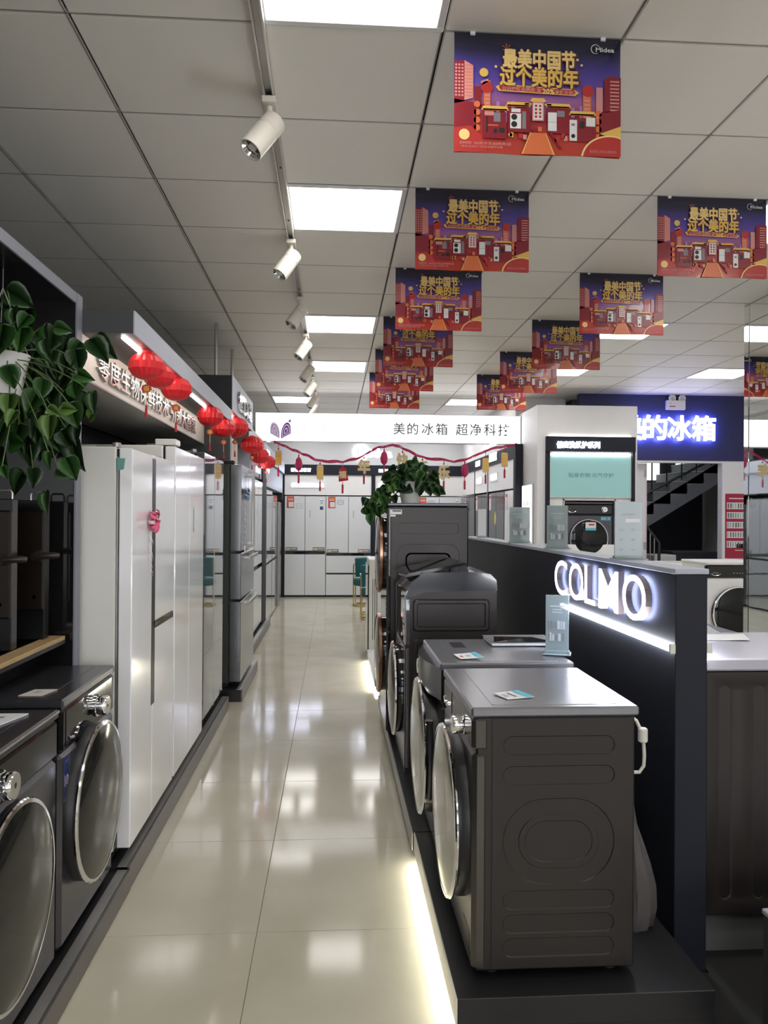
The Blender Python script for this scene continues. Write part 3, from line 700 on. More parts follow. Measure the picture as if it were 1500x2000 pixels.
# 1: white side-by-side with black recessed grip
F1 = FX(-.83, 3.235, Z0)
f1 = fridge(F1, .835, 1.715, .66, 'white side-by-side refrigerator with black grip slot and pink bow', [(0, .375, .045, 1.70, 'door', None), (.375, .835, .045, 1.70, 'door', None)], gap=.006)
m = MB(F1); m.box(.350, .412, .55, 1.68, -.012, .0015, black); m.build('grip_slot', f1)
m = MB(F1); m.poly([(.392, .905, .0015), (.392, .93, .0015), (.80, .93, .0015), (.815, .905, .0015)], blackg); m.box(.392, .82, .895, .925, -.004, .0012, black); m.build('dispenser_slot', f1)
m = MB(F1); m.poly([(.006, 1.60, -.075), (.006-.001, 1.655, -.075), (-.001, 1.655, -.03), (-.001, 1.61, -.035)], tapec); m.build('tape', f1)
m = MB(F1); m.box(-.0035, .0, .05, 1.66, -.062, -.056, alud); m.build('door_edge', f1)
# 2: white side-by-side
F2 = FX(-.83, 4.10, Z0)
f2 = fridge(F2, .875, 1.80, .68, 'plain white side-by-side refrigerator behind the one with the bow', [(0, .40, .045, 1.785, 'door', None), (.40, .875, .045, 1.785, 'door', None)], gap=.006)
m = MB(F2); m.rect(.52, .545, 1.32, 1.46, .001, inkp); m.build('label_strip', f2)
m = MB(F2); m.box(.01, .12, 1.79, 1.822, -.11, -.0, whites, r=.004); m.build('hinge_cover', f2)
# 3: mirror glass french door
F3 = FX(-.83, 5.0, Z0)
f3 = fridge(F3, .86, 1.84, .66, 'mirror glass two-door refrigerator beside the plain white one', [(0, .43, .10, 1.83, 'door', None), (.43, .86, .10, 1.83, 'door', None)], body=inoxd, door_m=glassdoor, gap=.008)
m = MB(F3); m.box(.426, .434, .10, 1.83, -.01, .002, alud); m.build('centre_trim', f3)
# 4: graphite french door with two drawers and bar handles
F4 = FX(-.765, 6.43, Z0)
h4 = []
for b in (1.045, .66):
    h4 += [(.22, .88, b, b+.03, .035, .055, alud)]
h4 += [(.478, .502, 1.15, 1.80, .035, .055, alud), (.548, .572, 1.15, 1.80, .035, .055, alud)]
f4 = fridge(F4, 1.05, 1.86, .66, 'tall graphite refrigerator with bar handles, two drawers and blue bow', [(0, .525, 1.12, 1.85, 'door', None), (.525, 1.05, 1.12, 1.85, 'door', None), (0, 1.05, .72, 1.11, 'drawer', None), (0, 1.05, .035, .71, 'drawer', None)], body=inoxd, door_m=inox, gap=.01, dth=.09, handles=h4)
for b in (1.045, .66):
    for a in (.24, .85):
        m = MB(F4); m.box(a, a+.03, b+.004, b+.026, -.005, .04, alud, r=.002); m.build('handle_bracket', f4)
for a in (.480, .550):
    for b in (1.16, 1.765):
        m = MB(F4); m.box(a, a+.02, b, b+.03, -.005, .04, alud, r=.002); m.build('handle_bracket', f4)
m = MB(F4); m.box(.0, .08, 1.845, 1.875, -.16, -.06, black, r=.004); m.build('hinge_cover', f4)
# 5: far white, 6: smoked grey pair near the back corner
F5a = FX(-.93, 7.95, Z0)
f5a = fridge(F5a, .9, 1.87, .6, 'white refrigerator hidden behind the graphite one', [(0, .45, .8, 1.86, 'door', None), (.45, .9, .8, 1.86, 'door', None), (0, .9, .05, .78, 'drawer', None)])
F5 = FX(-.93, 9.05, Z0)
f5 = fridge(F5, 1.03, 1.87, .6, 'gloss white refrigerator beside the far dark divider', [(0, .5, .80, 1.86, 'door', None), (.5, 1.03, .80, 1.86, 'door', None), (0, 1.03, .04, .77, 'drawer', None)], door_m=mat('white_glass_door', (.60, .63, .65), .05, spec=.9, coat=.6), gap=.02)
F6 = FX(-.93, 10.74, 0)
f6 = fridge(F6, .98, 1.90, .6, 'grey glass refrigerator just beyond the far dark divider', [(0, .98, .85, 1.89, 'door', None), (0, .98, .03, .83, 'drawer', None)], body=inoxd, door_m=glassdoor, gap=.012)
m = MB(F6); m.box(.05, .40, .93, .99, -.002, .002, blackg); m.build('display', f6)
F7 = FX(-.93, 11.76, 0)
f7 = fridge(F7, .95, 1.86, .6, 'grey glass refrigerator, second beyond the far dark divider', [(0, .95, .85, 1.85, 'door', None), (0, .95, .03, .83, 'drawer', None)], body=inoxd, door_m=glassdoor, gap=.012)
F8 = FX(-.95, 12.78, 0)
f8 = fridge(F8, 1.25, 1.77, .6, 'stainless refrigerator with round edge tube in the back left corner', [(0, .62, .03, 1.76, 'door', None), (.62, 1.25, .03, 1.76, 'door', None)], body=inoxd, door_m=inox, gap=.012)
m = MB(F8); m.tube([(.06, .02, .03), (.06, 1.74, .03)], .03, 12, alud); m.build('edge_tube', f8)
B(-1.55, -.94, 14.02, 14.38, 1.80, 1.93, black).build('trim_2', kind=ST)

# ---- sign canopies along the left
def glyphs(mb, a, b, n, size, c, mt, seed, gap=.25, depth=0., side=None):
    """illegible lit characters: little clusters of strokes"""
    R_ = random.Random(seed)
    for k in range(n):
        x = a+k*size*(1+gap)
        for q in range(3):
            y = b+size*(.05+.33*q); mb.box(x, x+size*(.75+.25*R_.random()), y, y+size*.2, c, c+max(depth, .001), mt)
        for q in range(2):
            xx = x+size*(.1+.5*q+.2*R_.random()); mb.box(xx, xx+size*.2, b, b+size, c, c+max(depth, .001), mt)
def canopy(y0, y1, xf, z0, z1, label, xb=-1.03, side=greyboard, front=bluegrey):
    o = thing('sign_canopy', ((xf+xb)/2, (y0+y1)/2, z0), label, 'canopy')
    B(xb-.5, xf-.006, y0, y1, z0, z1, side).build('box', o)
    B(xf-.006, xf, y0-.001, y1, z0-.003, z1+.003, front).build('fascia', o)
    return o
c1 = canopy(3.195, 6.19, -.815, 2.262, 2.352, 'grey sign canopy with LED tubes above the white refrigerators', side=mat('dark_grey_board', (.05, .052, .056), .5))
B(-1.55, -1.032, 3.195, 6.19, 2.085, 2.262, cream).build('sign_board', c1)
B(-1.55, -1.028, 3.195, 6.19, 2.078, 2.086, alud).build('board_edge', c1)
m = MB(FX(-1.032, 3.195)); m.text('零度生物保鲜技术 引领大智家', .125, .20, 2.125, .002, alu, bold=.004, depth=.012, width=2.35, side=alud); m.build('lettering', c1)
for y0, y1 in ((3.25, 4.0), (4.03, 5.6), (5.6, 6.1)):
    B(-.885, -.868, y0, y1, 2.250, 2.2615, led, r=.003).build('led_tube', c1)
c2 = canopy(6.29, 7.85, -.825, 2.372, 2.655, 'taller grey sign canopy hung from the ceiling on two rods', side=black)
B(-1.55, -1.03, 6.29, 8.29, 2.07, 2.30, cream).build('sign_board', c2)
m = MB(FX(-.825, 6.29)); m.text('智慧冰箱', .17, .30, 2.43, .004, whiteg, bold=.012, depth=.02, width=.95, side=chrome); m.build('lettering', c2)
for y, x in ((6.42, -.98), (7.42, -.98)):
    m = MB(); m.tube([(x, y, 2.65), (x, y, CEIL-.005)], .013, 10, alud); m.build('suspension_rod', c2)
m = MB(FX(-1.03, 6.29)); m.text('健康保鲜', .05, .55, 2.20, .002, led, width=.5); m.build('lit_lettering', c2)
B(-.885, -.868, 6.4, 7.7, 2.361, 2.371, led, r=.003).build('led_tube', c2)
c3 = canopy(8.3, 14.25, -.91, 2.285, 2.475, 'long pale sign canopy above the far left refrigerators', front=bluegrey)
B(-1.5, -.945, 8.7, 10.13, 1.99, 2.285, bluegrey).build('sign_board', c3)
B(-1.5, -.945, 10.7, 14.25, 1.93, 2.285, bluegrey).build('sign_board', c3)
m = MB(FX(-.945, 10.7)); glyphs(m, .05, 2.13, 6, .07, .002, sign_e, 2); m.build('lit_lettering', c3)
m = MB(FX(-.945, 8.7)); glyphs(m, .7, 2.05, 6, .07, .002, sign_e, 4); m.build('lit_lettering', c3)
m = MB(FX(-.91, 8.3)); glyphs(m, 2.2, 2.33, 4, .09, .002, sign_e, 5); m.build('lit_lettering', c3)

# ---- lanterns
def lantern(loc, label, rx=.072, rz=.056, card=True, seed=0):
    R_ = random.Random(seed)
    o = thing('paper_lantern', loc, label, 'lantern', 'red honeycomb paper lanterns under the canopies')
    x, y, z = loc; n = 40
    prof = []; K = 12
    wob = [1+.05*(i % 2)+.05*R_.random()-.03 for i in range(n)]
    for k in range(K+1):
        t = -math.pi/2+math.pi*k/K; rr = max(.018, rx*math.cos(t)**.8 if math.cos(t) > 0 else .018); prof.append((rr*(1+.02*((k % 2)*2-1)*(1 if 0 < k < K else 0)), rz*math.sin(t)))
    m = MB(); m.lathe((x, y, z), [(r_, h_) for r_, h_ in prof], n, red, ax='c', wob=lambda i: wob[i]); m.build('lantern_body', o, sharp=12)
    m = MB(); m.lathe((x, y, z+rz*.9), [(.021, 0), (.026, .014), (.020, .016)], 14, red, ax='c'); m.tube([(x, y, z+rz), (x, y, 2.262 if y < 6.2 else z+rz+.06)], .0012, 5, ivory); m.build('neck', o)
    if card:
        zc = z-rz-.040
        m = MB(); m.tube([(x, y, z-rz), (x, y, zc+.022)], .001, 5, goldl); m.build('cord', o)
        m = MB(FB(x, y, 0)); m.prism(circ(0, zc, .023, 14, .85), -.002, .002, redp); m.text('福', .026, 0, zc-.010, .003, gold, bold=.012, fat=.02, align='c'); m.build('blessing_card', o)
        zt = zc-.075
        m = MB(); m.tube([(x, y, zc-.018), (x, y, zt)], .0022, 6, goldl); m.build('cord', o)
        m = MB(); m.lathe((x, y, zt), [(.003, 0), (.005, -.008), (.006, -.03), (.008, -.052)], 8, redd, ax='c'); m.build('tassel', o)
    return o
LN = [(-.845, 3.52, 2.190, .070, 'nearest red paper lantern, under the near end of the canopy'), (-.845, 3.76, 2.190, .066, 'second red paper lantern, touching the nearest one'),
      (-.845, 4.17, 2.195, .072, 'third red paper lantern, alone between two LED tubes'), (-.845, 5.30, 2.195, .078, 'fourth red paper lantern, above the mirror glass refrigerator'),
      (-.845, 5.95, 2.19, .082, 'fifth red paper lantern, overlapping the fourth and sixth'), (-.85, 6.66, 2.275, .10, 'sixth red paper lantern, under the taller canopy'),
      (-.85, 8.05, 2.25, .105, 'seventh red paper lantern, beside the left end of the lightbox sign'), (-.85, 8.85, 2.20, .10, 'eighth red paper lantern, second from the far end'), (-.85, 9.75, 2.19, .10, 'farthest red paper lantern, at the end of the row')]
for k, (x, y, z, r, l) in enumerate(LN): lantern((x, y, z), l, r*1.08, r*.86, card=(k != 1), seed=k)

# ---- bows
def bow(F, a, b, label, mt, mt2, hearts=False, R=.05):
    o = thing('ribbon_bow', F((a, b, .012)), label, 'bow')
    rr = random.Random(5)
    for k in range(12):
        t = k*2*math.pi/12+.2; L = R*(.7+.4*rr.random()); m = MB(F); pts = []
        tl = .6*(k % 3)/2
        for q in range(9):
            s_ = q/8*2*math.pi; rad = L*(1-math.cos(s_))/2; ht = .016*math.sin(s_)
            pts.append((a+math.cos(t)*rad, b+math.sin(t)*rad*1.05, .018+.02*tl+ht))
        m.strip(pts, .017, (-math.sin(t), math.cos(t), .5), mt if k % 3 else mt2); m.build('ribbon_loop', o)
    for k in range(3):
        m = MB(F); pts = [(a+.012*(k-1)+.010*math.sin(q*1.3+k), b-.03-.21*q/16*(.75+.18*k), .010+.006*math.cos(q*1.3)) for q in range(17)]
        m.strip(pts, .007, (1, .2, 0), mt2); m.build('ribbon_tail', o)
    if hearts:
        for q in range(6):
            m = MB(F); m.lathe((a, b-.12-.05*q, .012), [(.002, -.003), (.014-.001*q, 0), (.002, .003)], 10, whiteg); m.build('bead', o)
        m = MB(F); m.tube([(a+.022*math.cos(t/10*2*math.pi), b-.46+.026*math.sin(t/10*2*math.pi), .01) for t in range(10)], .004, 6, whiteg, closed=True); m.build('ring_charm', o)
    return o
bow(F1, .285, 1.395, 'pink pull-bow with curled tails on the white refrigerator door', pink, pinkl)
bow(F4, .18, 1.60, 'small blue pull-bow with beads on the graphite refrigerator', bluer, pinkl, hearts=True)

# ---- hanging pothos
def leaf_mesh(name, curl, mt):
    m = MB(); out = [(0, 0), (.20, .10), (.40, .02), (.50, -.18), (.46, -.42), (.30, -.68), (.12, -.88), (0, -1.02)]
    vs = []; fs = []
    for i, (x, y) in enumerate(out):
        z = lambda xx: -curl*y*y*.35+.22*abs(xx)
        if i in (0, 7): vs.append((0, y if i else -.02, z(0)))
        else: vs += [(0, y*.98, z(0)), (x, y, z(x)), (-x, y, z(-x))]
    idx = lambda i, s: 0 if i == 0 else (len(vs)-1 if i == 7 else 1+3*(i-1)+s)
    for i in range(7):
        for s in (1, 2):
            q = [idx(i, 0), idx(i, s), idx(i+1, s), idx(i+1, 0)]; q = [v for k, v in enumerate(q) if v not in q[:k]]
            if len(q) > 2: fs.append(q)
    me = bpy.data.meshes.new(name); me.from_pydata(vs, [], fs); me.materials.append(mt); me.polygons.foreach_set('use_smooth', [True]*len(fs)); me.update(); return me
LM = [leaf_mesh('leaf', c, leafs[0]) for c in (.3, .8, 1.4)]
def put_leaf(o, x, y, z, s, ang, tone, R_, yaw=None):
    k = R_.randrange(3); yw = (R_.random()-.5)*1.5 if yaw is None else yaw
    rot = Matrix.Rotation(yw, 4, 'Z') @ Matrix.Rotation(math.radians(ang), 4, 'Y') @ Matrix.Rotation(math.radians(90-25*R_.random()), 4, 'X')
    return inst('leaf', LM[k], o, Vector((x, y, z))-o.location, rot.to_euler(), s*1.08, leafs[tone])
PL = [(-1.132,2.736,2.255,.088,60,0),(-1.062,2.613,2.172,.064,10,1),(-.994,2.561,2.145,.051,-30,1),(-1.042,2.631,2.103,.081,0,2),(-.968,2.638,2.125,.061,20,1),(-.874,2.47,2.088,.045,80,1),(-.904,2.454,2.032,.068,5,1),(-.964,2.701,2.056,.058,-10,1),(-.929,2.739,2.048,.067,-5,0),(-.9,2.735,2.06,.071,10,0),(-1.128,2.849,2.078,.083,30,0),(-1.086,2.591,2.097,.091,-10,1),(-1.136,2.701,2.048,.07,0,1),(-.956,2.593,1.937,.06,-5,1),(-1.091,2.642,1.982,.069,20,1),(-1.128,2.723,1.939,.083,10,0),(-.86,2.64,1.97,.049,70,2),(-.899,2.71,1.945,.062,30,2),(-.953,2.778,1.922,.072,10,0),(-1.003,2.672,1.901,.078,-20,1),(-1.087,2.651,1.889,.069,0,3),(-.994,2.469,1.82,.053,-15,3),(-1.112,2.677,1.793,.086,-20,1),(-.951,2.627,1.856,.04,60,3),(-.915,2.54,1.804,.074,0,3),(-.847,2.459,1.834,.041,85,3),(-.91,2.71,1.864,.079,20,1),(-.905,2.771,1.805,.064,0,0),(-.933,2.808,1.742,.099,15,0),(-1.012,2.832,1.798,.065,0,0),(-1.085,2.807,1.79,.099,5,0),(-1.104,2.838,1.742,.078,10,0),(-.928,2.568,1.699,.055,-10,2),(-.913,2.69,1.68,.07,25,1),(-1.081,2.583,1.66,.036,20,2),(-1.114,2.731,1.737,.071,85,2),(-.99,2.832,1.654,.061,70,0),(-.904,2.479,1.56,.065,15,1),(-.765,2.491,1.878,.065,5,1),(-.782,2.515,1.81,.046,130,3),(-1.082,2.845,1.658,.065,0,0),(-1.108,2.765,2.235,.064,-60,0),(-.984,2.794,2.037,.068,0,0),(-1.059,2.745,2.018,.071,-20,0),(-1.122,2.776,1.964,.064,20,0),(-1.03,2.758,1.852,.068,10,0),(-1.096,2.753,1.801,.072,-10,0),(-.964,2.788,1.786,.064,30,0),(-1.056,2.788,2.134,.064,40,0),(-.965,2.836,2.002,.065,-30,0),(-1.011,2.802,2.013,.064,10,0)]
pc = Vector((-1.14, 2.72, 2.0))
po = thing('hanging_pothos', pc, 'trailing green pothos plant in a white pot hung at upper left', 'plant')
R_ = random.Random(11)
m = MB(); m.lathe((pc.x, pc.y, 1.93), [(.06, 0), (.085, .12), (.09, .14), (.082, .14), (.075, .10)], 24, potm); m.build('pot', po)
m = MB(); m.lathe((pc.x, pc.y, 2.03), [(.076, 0), (.0, .01)], 20, concd, caps=False); m.build('soil', po)
for k in range(3):
    a = k*2.1; m = MB(); m.tube([(pc.x+.086*math.cos(a), pc.y+.086*math.sin(a), 2.068), (pc.x, pc.y, 2.30), (pc.x, pc.y, 2.366)], .0018, 5, alud); m.build('hanging_wire', po)
vm = []
for i, (x, y, z, s, a, t) in enumerate(PL):
    put_leaf(po, x, y, z+s*.45, s, -a, t, R_)
    if i % 2 == 0:
        m = MB(); p0_ = Vector((pc.x+.05*R_.uniform(-1, 1), pc.y+.05*R_.uniform(-1, 1), 2.06)); p1 = Vector((x, y, z+s*.45))
        mid = p0_.lerp(p1, .55)+Vector((.02, -.02, .05)); pts = [(p0_*(1-t_)**2+mid*2*t_*(1-t_)+p1*t_*t_) for t_ in [q/7 for q in range(8)]]
        m.tube(pts, .0022, 5, stemm); m.build('stem', po)
for k in range(46):
    x, y, z = -1.04+R_.gauss(0, .085), 2.82+R_.uniform(-.05, .13), 1.98+R_.gauss(0, .16)
    if x > -.86 or z < 1.65: continue
    put_leaf(po, x, y, z, R_.uniform(.06, .09), R_.uniform(-50, 50), R_.choice((0, 0, 0, 1)), R_)
# ================================================================== RIGHT SIDE
ZR = .135
def rplinth(y0, y1, x0, x1, label, trim, glow, top=black):
    o = thing('plinth', ((x0+x1)/2, (y0+y1)/2, 0), label, 'plinth', 'plinths along the right side')
    B(x0+.045, x1, y0+.01, y1, 0, .052, black).build('base', o)
    B(x0+.004, x1, y0, y1, .052, ZR, top, r=.002).build('top_board', o)
    B(x0, x0+.004, y0, y1, .054, ZR-.001, trim).build('edge_trim', o)
    if glow: B(x0+.018, x0+.036, y0+.02, y1-.01, .046, .052, ledf).build('led_strip', o)
    return o
rplinth(2.2, 3.37, .36, 1.13, 'near dark plinth glowing underneath, below the two nearest right dryers', cream, True)
rplinth(3.375, 5.95, .352, 1.13, 'dark plinth under the twin-drum washer and the tall laundry tower', alud, False)
wp = thing('plinth', (.73, 7.3, 0), 'low white plinth glowing underneath, beyond the tall laundry tower', 'plinth', 'plinths along the right side')
B(.40, 1.12, 6.64, 8.06, 0, .05, white).build('base', wp); B(.36, 1.12, 6.62, 8.08, .05, .12, white, r=.003).build('top_board', wp)
B(.37, .385, 6.65, 8.05, .042, .05, ledf).build('led_strip', wp)

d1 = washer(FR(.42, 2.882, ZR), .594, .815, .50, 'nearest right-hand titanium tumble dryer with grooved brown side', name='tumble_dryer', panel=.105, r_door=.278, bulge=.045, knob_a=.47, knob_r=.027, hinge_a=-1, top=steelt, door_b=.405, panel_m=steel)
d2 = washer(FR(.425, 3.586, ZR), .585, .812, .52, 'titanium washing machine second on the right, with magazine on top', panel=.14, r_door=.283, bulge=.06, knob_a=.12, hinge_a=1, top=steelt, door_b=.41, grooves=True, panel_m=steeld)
m = MB(FR(.425, 3.586, ZR))
pts = [(0, 0)]+[(.585*k/12, .055*math.sin(math.pi*k/12)) for k in range(1, 12)]+[(.585, 0)]
m.prism([(a, c) for a, c in pts], .665, .79, steeld, ax='b', smooth=True); m.build('curved_fascia', d2)
m = MB(FR(.425, 3.586, ZR)); m.nest([(rrect(.43, .13, .13, .15, .01), .001), (rrect(.43, .13, .126, .146, .01), -.001), (circ(.43, .13, .055, 24, 1.15), .0015)], steel); m.build('filter_cover', d2)
m = MB(FR(.425, 3.586, ZR)); m.prism([(.10, -.10), (.24, -.10), (.24, -.16), (.10, -.16)], .8125, .8135, steeld, ax='b'); m.build('rating_label', d2)

# twin-drum tall washer
F_ = FR(.389, 4.742, ZR)
t3 = thing('twin_drum_washer', F_((.3, 0, -.25)), 'dark grey twin washer with sloping glass lid and round lower door', 'washing machine')
prof = [(-.50, .0), (-.50, .99), (-.492, 1.035), (-.46, 1.07), (-.38, 1.082), (-.24, 1.075), (-.12, 1.045), (-.04, 1.0), (-.0, .955), (0, 0)]
m = MB(F_); m.prism([(b, c) for c, b in prof], .004, .598, steels, ax='a'); m.build('body', t3)
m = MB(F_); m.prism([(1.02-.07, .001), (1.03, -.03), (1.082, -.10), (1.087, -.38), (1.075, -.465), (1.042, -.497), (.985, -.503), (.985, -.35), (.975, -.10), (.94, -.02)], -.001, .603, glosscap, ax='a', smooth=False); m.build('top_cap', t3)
m = MB(F_); m.prism([(1.05, .01), (1.075, -.02), (1.135, -.33), (1.125, -.35), (1.06, -.04)], .03, .56, blackg, ax='a'); m.build('glass_lid', t3)
m = MB(F_)
for y0, y1 in ((.77, .935), (.10, .72)):
    c_, h_ = (y0+y1)/2, y1-y0
    m.nest([(rrect(-.25, c_, .42, h_+.01, .022), .599), (rrect(-.25, c_, .405, h_-.005, .02), .610), (rrect(-.25, c_, .375, h_-.035, .012), .610), (rrect(-.25, c_, .365, h_-.045, .01), .6005)], steels, ax='a')
m.build('side_panel', t3, sharp=20)
m = MB(F_); m.box(.0, .60, .0+.02, .68, -.03, .002, inox, r=.01); m.build('front_panel', t3)
m = MB(F_); m.box(.0, .60, .685, .985, -.03, .004, glassdoor, r=.008); m.build('control_panel', t3)
m = MB(F_); m.lathe((.30, .40, 0), [(.25, 0), (.25, .02), (.24, .045)], 44, blackg); m.build('door_collar', t3)
m = MB(F_); m.lathe((.30, .40, .035), [(.255, 0), (.268, .006), (.262, .014), (.25, .016)], 44, chrome, caps=False); m.build('door_rim', t3)
m = MB(F_); m.lathe((.30, .40, .05), [(.252, 0), (.2, .01), (.1, .018), (.0005, .02)], 44, lensl, caps=False); m.build('door_glass', t3)
m = MB(F_)
for k in range(5): m.rect(.50, .56, .74+.03*k, .76+.03*k, .005, paper)
m.build('labels', t3, fix=False, kind='stuff')
for a in (.06, .54):
    for c in (-.06, -.44):
        m = MB(F_); m.lathe((a, 0, c), [(.02, 0), (.02, .015), (.012, .02)], 10, rubber, ax='b'); m.build('foot', t3)

# laundry tower
F_ = FR(.342, 5.485, ZR)
tw = thing('laundry_tower', F_((.3, 0, -.25)), 'tall dark laundry tower with two copper-rimmed doors and a plant on top', 'laundry tower')
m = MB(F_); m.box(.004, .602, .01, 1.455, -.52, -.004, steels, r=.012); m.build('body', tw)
m = MB(F_); m.box(.0, .606, 1.452, 1.472, -.524, .0, steeld, r=.005); m.build('top_panel', tw)
m = MB(F_); m.box(.0, .606, .015, 1.45, -.03, .004, blackg, r=.012); m.build('front_panel', tw)
m = MB(F_)
hs = [rrect(-.26, 1.31, .39, .07, .02), rrect(-.26, .62, .40, 1.18, .07)]
m.holed([(-.51, .02), (-.03, .02), (-.03, 1.44), (-.51, 1.44)], hs, .606, steels, ax='a')
m.nest([(hs[0], .606), (rrect(-.26, 1.31, .384, .064, .018), .596), (rrect(-.26, 1.31, .355, .035, .014), .594)], steels, ax='a')
m.nest([(hs[1], .606), (rrect(-.26, .62, .39, 1.17, .065), .592), (rrect(-.26, .62, .30, 1.08, .04), .592), (rrect(-.26, .62, .29, 1.07, .035), .602), (rrect(-.26, .62, .27, 1.05, .03), .602), (rrect(-.26, .62, .262, 1.042, .028), .596)], steels, ax='a')
m.build('side_panel', tw, sharp=20)
m = MB(F_); m.rect(0, .001, 0, .001, -.001, paper)
m.add([(.6065, 1.40, -.09), (.6065, 1.40, -.015), (.6065, 1.43, -.015), (.6065, 1.43, -.09)], [(0, 1, 2, 3)], paper); m.add([(.6068, 1.415, -.085), (.6068, 1.415, -.03), (.6068, 1.427, -.03), (.6068, 1.427, -.085)], [(0, 1, 2, 3)], ink)
m.add([(.6065, 1.385, -.05), (.6065, 1.385, -.015), (.6065, 1.397, -.015), (.6065, 1.397, -.05)], [(0, 1, 2, 3)], paper); m.build('rating_label', tw, fix=False)
for b in (1.135, .47):
    m = MB(F_); m.lathe((.30, b, 0), [(.25, 0), (.25, .02), (.235, .03)], 44, blackg); m.build('door_collar', tw)
    m = MB(F_); m.lathe((.30, b, .022), [(.245, .0), (.262, .004), (.264, .022), (.25, .028)], 44, copper, caps=False); m.build('door_rim', tw)
    m = MB(F_); m.lathe((.30, b, .045), [(.25, 0), (.2, .006), (.1, .012), (.0005, .014)], 44, darkglass, caps=False); m.build('door_glass', tw)
for k in range(4):
    m = MB(F_); m.rect(.52, .575, .74+.035*k, .765+.035*k, .0055, inkp); m.build('label', tw, fix=False)
for a in (.06, .54):
    for c in (-.06, -.46):
        m = MB(F_); m.lathe((a, 0, c), [(.02, 0), (.02, .012)], 10, rubber, ax='b'); m.build('foot', tw)

# plant on the tower
p2c = Vector((.52, 5.22, ZR+1.4725))
p2 = thing('potted_pothos', p2c, 'bushy green pothos in a white pot on the tall laundry tower', 'plant')
m = MB(); m.lathe((p2c.x, p2c.y, p2c.z), [(.06, 0), (.085, .13), (.09, .15), (.082, .15), (.078, .12)], 24, potm); m.build('pot', p2)
m = MB(); m.lathe((p2c.x, p2c.y, p2c.z+.125), [(.079, 0), (.0, .012)], 20, concd, caps=False); m.build('soil', p2)
R2 = random.Random(4)
for k in range(120):
    if k < 78:
        a, rr = R2.uniform(0, 6.283), R2.random()**.5; x, y = p2c.x+.02+.165*rr*math.cos(a), p2c.y-.02+.15*rr*math.sin(a)
        z = p2c.z+.10+.215*R2.random()*(1-.55*rr*rr)
    else:
        t_ = R2.random(); x = p2c.x-.10-.19*t_+R2.gauss(0, .03); y = p2c.y-.10+R2.gauss(0, .06); z = p2c.z+.16-.10*t_-.10*t_*t_+R2.gauss(0, .04)
        if x > .345 and z < p2c.z+.05: z = p2c.z+.05
    put_leaf(p2, x, y, z, R2.uniform(.045, .07), R2.uniform(-75, 75), R2.choice((0, 0, 0, 1, 1, 2) if k < 100 else (0, 1, 2, 3)), R2)
    if k % 5 == 0:
        b0 = p2c+Vector((R2.uniform(-.04, .04), R2.uniform(-.04, .04), .13)); e = Vector((x, y, z)); md = b0.lerp(e, .5)+Vector((0, 0, .05))
        m = MB(); m.tube([b0*(1-t)**2+md*2*t*(1-t)+e*t*t for t in [q/5 for q in range(6)]], .0022, 5, stemm); m.build('stem', p2)

# papers on the machines
TOPZ = ZR+.8165
leaflet('price_card', [(.545, 2.375), (.635, 2.395), (.60, 2.475), (.515, 2.45)], TOPZ+.001, 'white and cyan price card on the nearest right-hand dryer', 'price card', stripes=[(.72, 1, 0, 1, paperb), (.1, .28, .3, .7, inkp), (.4, .5, .2, .8, ink)], curl=.003)
leaflet('price_card', [(.51, 3.055), (.605, 3.065), (.585, 3.15), (.495, 3.14)], TOPZ+.001, 'white and cyan price card on the washer behind the nearest dryer', 'price card', stripes=[(.75, 1, 0, 1, paperb), (.12, .25, .3, .6, redp), (.4, .6, .3, .7, inkp)], curl=.006)
mg = thing('magazine', (.83, 3.46, TOPZ+.001), 'black and white magazine lying on the second right-hand machine', 'magazine')
B(.70, .985, 3.36, 3.56, TOPZ+.001, TOPZ+.014, paper, r=.002).build('pages', mg)
m = MB(); m.add([(.695, 3.355, TOPZ+.0145), (.99, 3.355, TOPZ+.0145), (.99, 3.565, TOPZ+.016), (.695, 3.565, TOPZ+.016), (.695, 3.355, TOPZ+.0165), (.99, 3.355, TOPZ+.0165), (.99, 3.565, TOPZ+.018), (.695, 3.565, TOPZ+.018)], [(0, 1, 2, 3), (4, 5, 6, 7), (0, 1, 5, 4), (1, 2, 6, 5), (2, 3, 7, 6), (3, 0, 4, 7)], greyboard); m.build('cover', mg)
m = MB(); m.add([(.71, 3.36, TOPZ+.019), (.98, 3.36, TOPZ+.019), (.90, 3.45, TOPZ+.026), (.72, 3.42, TOPZ+.034)], [(0, 1, 2, 3)], blackg); m.build('loose_sheet', mg, fix=False)

# the low wall
lw = thing('display_wall', (1.195, 4.5, 0), 'low charcoal display wall with glowing letters and a white light line', 'display wall')
B(1.14, 1.25, 2.5, 6.52, 0, 1.335, navy, r=.002).build('panel', lw)
B(1.136, 1.254, 2.496, 6.524, 1.335, 1.353, bluegrey, r=.002).build('top_cap', lw)  # reflection off the navy wall's top is put into this pale colour
FL = FR(1.14, 3.80)
for ch, a, wd in (('C', .016, .205), ('O', .25, .205), ('L', .475, .135), ('M', .655, .22), ('O', .92, .22)):
    m = MB(FL); m.text(ch, .238, a, 1.148, .012, colmo_e, bold=.002, depth=.024, side=letside, back=colmo_b, width=wd, res=6); m.build('letter', lw, fix=False)
m = MB(FL); m.box(.04, 1.292, 1.074, 1.098, .001, .016, ledw, r=.004); m.build('led_line', lw)
for a in (1.292, ): 
    m = MB(FL); m.box(a, a+.014, 1.070, 1.102, .001, .02, ivory, r=.002); m.build('end_cap', lw)
